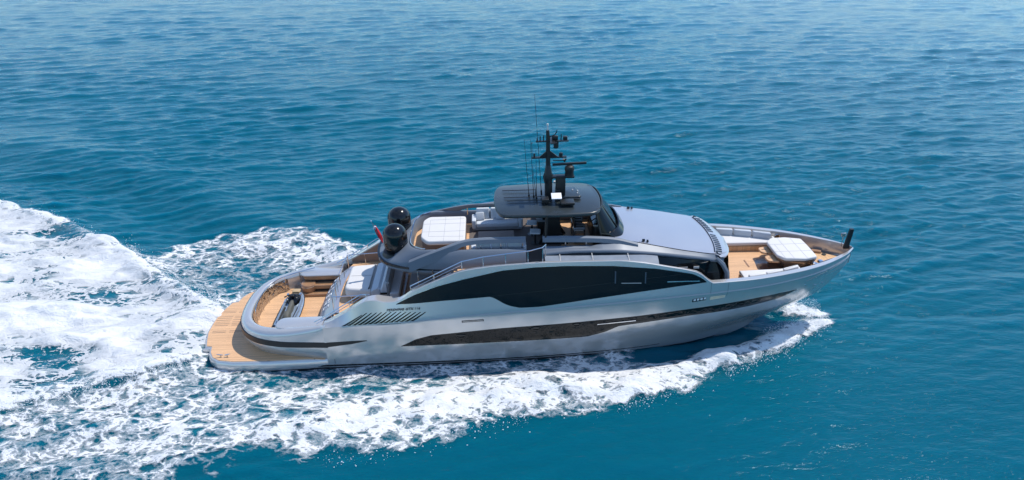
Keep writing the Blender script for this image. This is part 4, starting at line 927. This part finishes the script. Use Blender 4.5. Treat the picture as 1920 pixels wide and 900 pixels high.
for s in(-1,1): MB().lathe([(0,0),(.12,0),(.12,.04),(0,.05)],(34.2,s*.42,3.52),12).build('deck_hatch',rubber,Y)
for s in(-1,1):   # side sofas against the bulwark
    I=[(28.7,2.93),(29.5,2.77),(30.4,2.53),(31.2,2.25),(31.8,2.0)]
    inner=[(28.7,1.6),(29.5,1.58),(30.3,1.56),(31.1,1.52),(31.7,1.46)]
    ol=[(a,s*b) for a,b in inner]+[(31.95,s*1.75)]+[(a,s*b) for a,b in I[::-1]]
    so_=MB().pad(ol,3.30,3.62,.01).build('foredeck_sofa',teakx,Y)
    MB().pad(ol,3.64,3.86,.07).build('seat_cushion',white,so_)
    for k in range(3):
        x0=28.75+1.0*k; x1=x0+.92
        a=float(np.interp(x0,[p[0] for p in I],[p[1] for p in I])); b=float(np.interp(x1,[p[0] for p in I],[p[1] for p in I]))
        q=[(x0,s*(a-.24)),(x1,s*(b-.24)),(x1,s*(b-.02)),(x0,s*(a-.02))]
        MB().pad(rpoly(q,.06,2),3.84,4.24,.06).build('back_cushion',grey if s>0 else white,so_)
    mb=MB(); mb.box((31.80,s*1.75,3.85),(.12,.45,.3),bev=.04); mb.build('sofa_end',white,so_)
# raised sun table with lower seats tucked round it
tp=[(30.98,-.75),(31.25,-1.15),(32.3,-1.28),(33.05,-1.08),(33.08,-.4),(33.08,.4),(33.05,1.08),(32.2,1.32),(31.4,1.28),(31.0,.85)]
tz=[]; tb_=rpoly(tp,.10,3)
tbo=MB(); tbo.loft([[(x,y,z) for x,y in opoly(tb_,d)] for d,z in((-.42,3.3),(-.35,3.5),(-.10,3.85),(-.02,4.02),(-.02,4.06))],True,True,True); tbo=tbo.build('foredeck_table',bronze,Y)
MB().pad(tb_,4.07,4.26,.07,4).build('sun_mattress',white,tbo)
mb=MB(); z=4.263
for a,b in(((31.0,-.4),(33.05,-.4)),((31.0,.45),(33.05,.45)),((31.75,-1.2),(31.75,1.25)),((32.45,-1.2),(32.45,1.25)),((31.3,-1.1),(31.3,.45))):
    L=math.hypot(b[0]-a[0],b[1]-a[1]); mb.box(((a[0]+b[0])/2,(a[1]+b[1])/2,z),(L,.014,.006),rz=math.atan2(b[1]-a[1],b[0]-a[0]))
mb.build('seam',seam,tbo)
for y in(-.45,.55):
    t_=MB().pad(rpoly([(30.55,y-.3),(31.3,y-.42),(31.3,y+.42),(30.55,y+.3)],.2),3.78,3.90,.04).build('side_tray',teak,tbo); 
    part('tray_slot',lambda q:q.box((30.8,y,3.902),(.25,.05,.01)),rubber,t_)
part('floor_sheet',lambda q:q.pad(rpoly([(30.1,-.7),(31.4,-1.0),(31.4,.9),(30.3,.5)],.25),3.301,3.309,0),bronze,tbo)  # thin dark sheet lying on the deck under and aft of the table
part('deck_handle',lambda q:q.box((29.75,.1,3.31),(.08,.8,.02),bev=.005),wood,Y)
for s in(-1,1): part('mooring_fairlead',lambda q:(q.lathe([(0,0),(.16,0),(.15,.04),(.10,.05),(0,.02)],(0,0,0),16)),chrome,Y).matrix_local=Matrix.Translation((32.1,s*2.0,3.95))@Matrix.Rotation(s*R(90),4,'X')
part('bow_staff',lambda q:q.loft([[(x-.11*k,y*k2,z) for y,x_ in((-.07,0),(.07,0)) for k2 in(1,)]+[(x+.11*k,.07,z),(x+.11*k,-.07,z)] for x,z,k in((35.15,4.1,1.5),(35.14,4.4,1.1),(35.2,4.9,1),(35.24,5.28,.85))],True,True,True),blackmatt,Y)
part('bow_lamp',lambda q:(q.box((34.85,0,4.95),(.28,.12,.2),bev=.04),q.tube([(34.85,0,4.2),(34.85,0,4.9)],.02,5)),chromew,Y)
# ------------------------------------------------------------------ loose things on deck
def sofa(y,face,label):
    t=thing('lounge_sofa',label,'sofa',(16.0,y,5.34),0 if face>0 else math.pi,'grey lounge sofas on the flybridge')
    part('base',lambda q:q.box((0,0,.16),(2.7,.85,.20),bev=.03),grey2,t)
    part('seat',lambda q:q.box((0,-.06,.36),(2.3,.80,.24),bev=.08),grey,t)
    for a in(-1,1): part('armrest',lambda q:q.box((a*1.28,0,.42),(.24,.92,.50),bev=.08),grey,t)
    for k in(-1,0,1): part('back_cushion',lambda q:q.box((k*.78,.34,.76),(.72,.24,.60),rx=R(-10),bev=.08),grey,t)
    part('legs',lambda q:[q.box((a,b,.03),(.08,.08,.07)) for a in(-1.2,1.2) for b in(-.3,.3)],blackmatt,t)
    return t
sofa(1.55,1,'grey three seat lounge sofa on the far side of the flybridge facing the camera')
sofa(-1.62,-1,'grey lounge sofa on the near side of the flybridge with its back to the camera')
for x,y,rz,lab in((15.05,1.62,.15,'grey scatter cushion at the aft end of the far lounge sofa'),(16.2,1.66,-.1,'grey scatter cushion in the middle of the far lounge sofa')):
    t=thing('scatter_cushion',lab,'cushion',(x,y,5.34+.50),rz,'scatter cushions on the far sofa')
    part('cover',lambda q:q.box((0,0,.20),(.48,.14,.42),rx=R(-22),bev=.065),grey,t)
t=thing('coffee_table','low dark coffee table between the two flybridge sofas','table',(15.9,-.05,5.34))
part('tabletop',lambda q:q.box((0,0,.36),(1.9,.8,.05),bev=.02),brown,t)
for a in(-.8,.8): 
    for b in(-.3,.3): part('leg',lambda q:q.box((a,b,.17),(.06,.06,.34)),blackmatt,t)
for x,y,lab in((17.95,-.55,'dark stool with pale seat nearest the camera beside the black hardtop support'),(17.85,.55,'dark stool with pale seat behind the nearer stool by the black hardtop support')):
    t=thing('bar_stool',lab,'stool',(x,y,5.34),R(-8),'stools by the flybridge bar')
    part('seat',lambda q:q.box((0,0,.70),(.55,.52,.10),bev=.045),grey,t)
    part('pedestal',lambda q:(q.tube([(0,0,0.03),(0,0,.66)],.05),q.lathe([(0,0),(.26,0),(.25,.03),(0,.04)],(0,0,0),16)),blackmatt,t)
# ensign: red cloth drooping down the raked staff
t=thing('ensign_flag','small red ensign hanging furled from the chrome staff at the upper deck stern','flag',(9.60,0,6.12))
mb=MB(); rings=[]
for i in range(9):
    f_=i/8; x=-.06+.36*f_; z=.28-.95*f_; wd_=.06+.05*math.sin(f_*3.0)
    rings.append([(x+wd_*c*.9-.02,.035*math.sin(3*a+f_*4)+.04*math.sin(a),z+.03*c) for a,c in [(R(30*k),math.cos(R(30*k))) for k in range(12)]])
mb.loft(rings,True,True,True); cl=mb.build('cloth',flagred,t)
part('canton',lambda q:q.box((-.06,-.07,.22),(.12,.05,.18),ry=R(20),bev=.02),flagwhite,cl); part('canton_bar',lambda q:q.box((-.05,-.10,.2),(.03,.02,.16),ry=R(20)),flagblue,cl)
# --- jet ski lying athwart the beach deck
J=thing('jet_ski','blue grey jet ski parked across the teak deck at the yacht stern','jet ski',(4.50,-.30,1.30),R(88))
def jl(x): return (lin([(-1.7,.50),(-1.5,.60),(-.5,.62),(.5,.58),(1.2,.42),(1.6,.18),(1.72,.03)])(x), lin([(-1.7,.30),(-.8,.32),(0,.38),(.8,.50),(1.3,.56),(1.6,.52),(1.72,.46)])(x))
rings=[]
for x in [-1.7,-1.62,-1.4,-1,-.6,-.2,.2,.6,.9,1.2,1.4,1.55,1.66,1.72]:
    w_,zt_=jl(x); zk=.05+.25*max(0,(x-.9)/.85)**2
    rings.append([(x,w_*a,zk+(zt_-zk)*b) for a,b in((0,0),(.55,.05),(.95,.5),(1.0,.72),(1.0,.84),(.94,.92),(.80,1.0),(.5,1.02),(0,1.03),(-.5,1.02),(-.80,1.0),(-.94,.92),(-1,.84),(-1,.72),(-.95,.5),(-.55,.05))])
hj=MB().loft(rings,True,True,True).build('ski_hull',skiblue,J,angle=40)
for s in(-1,1): MB().tube([(x,s*(jl(x)[0]+.01),jl(x)[1]*.78+.04) for x in(-1.68,-1.2,-.4,.4,1.0,1.4,1.65)],.026,6).build('bumper',rubber,hj)
for s in(-1,1): MB().box((-1.62,s*.5,.30),(.22,.16,.12),bev=.04).build('stern_corner',blackgloss,hj)
rings=[]
for x,w_,z in((-1.15,.14,.46),(-1.0,.17,.62),(-.7,.16,.70),(-.45,.11,.60),(-.2,.14,.66),(.1,.13,.70),(.35,.10,.74)):
    rings.append([(x,w_*a,.34+(z-.34)*b) for a,b in((1.15,0),(1.05,.6),(.8,.92),(.3,1),(-.3,1),(-.8,.92),(-1.05,.6),(-1.15,0))])
MB().loft(rings,True,True,True).build('saddle',skigrey,J,angle=50)
part('swim_step',lambda q:q.pad(rpoly([(-1.6,-.35),(-1.15,-.25),(-1.15,.25),(-1.6,.35)],.06),.33,.39,.02),skigrey,J)
rings=[]
for x,w_,z in((.3,.20,.62),(.5,.30,.80),(.75,.34,.86),(1.05,.30,.76),(1.35,.20,.62),(1.55,.08,.54)):
    rings.append([(x,w_*a,.42+(z-.42)*b) for a,b in((1.1,0),(1.0,.7),(.7,.95),(0,1.05),(-.7,.95),(-1.0,.7),(-1.1,0))])
MB().loft(rings,True,True,True).build('cowl',blackgloss,J,angle=30)
part('handlebar',lambda q:(q.tube([(.42,-.36,.92),(.52,-.16,.98),(.52,.16,.98),(.42,.36,.92)],.026,6),q.box((.5,0,.95),(.2,.22,.1),bev=.03)),blackmatt,J)
for s in(-1,1):
    part('grip',lambda q:q.tube([(.38,s*.40,.91),(.43,s*.28,.935)],.034,6),rubber,J); part('mirror',lambda q:q.box((.85,s*.34,.80),(.16,.12,.10),bev=.03),chrome,J)
    part('foot_well',lambda q:q.box((-.35,s*.36,.39),(1.5,.12,.03),bev=.01),rubber,J); part('side_flash',lambda q:q.tube([(-1.3,s*.40,.42),(-.2,s*.46,.45),(.6,s*.44,.56),(1.2,s*.30,.62)],[.03,.06,.08,.02],6),skiblue,J)
part('bow_bag',lambda q:q.box((1.45,.05,.66),(.36,.42,.14),bev=.05),skigold,J)
bpy.context.view_layer.update()
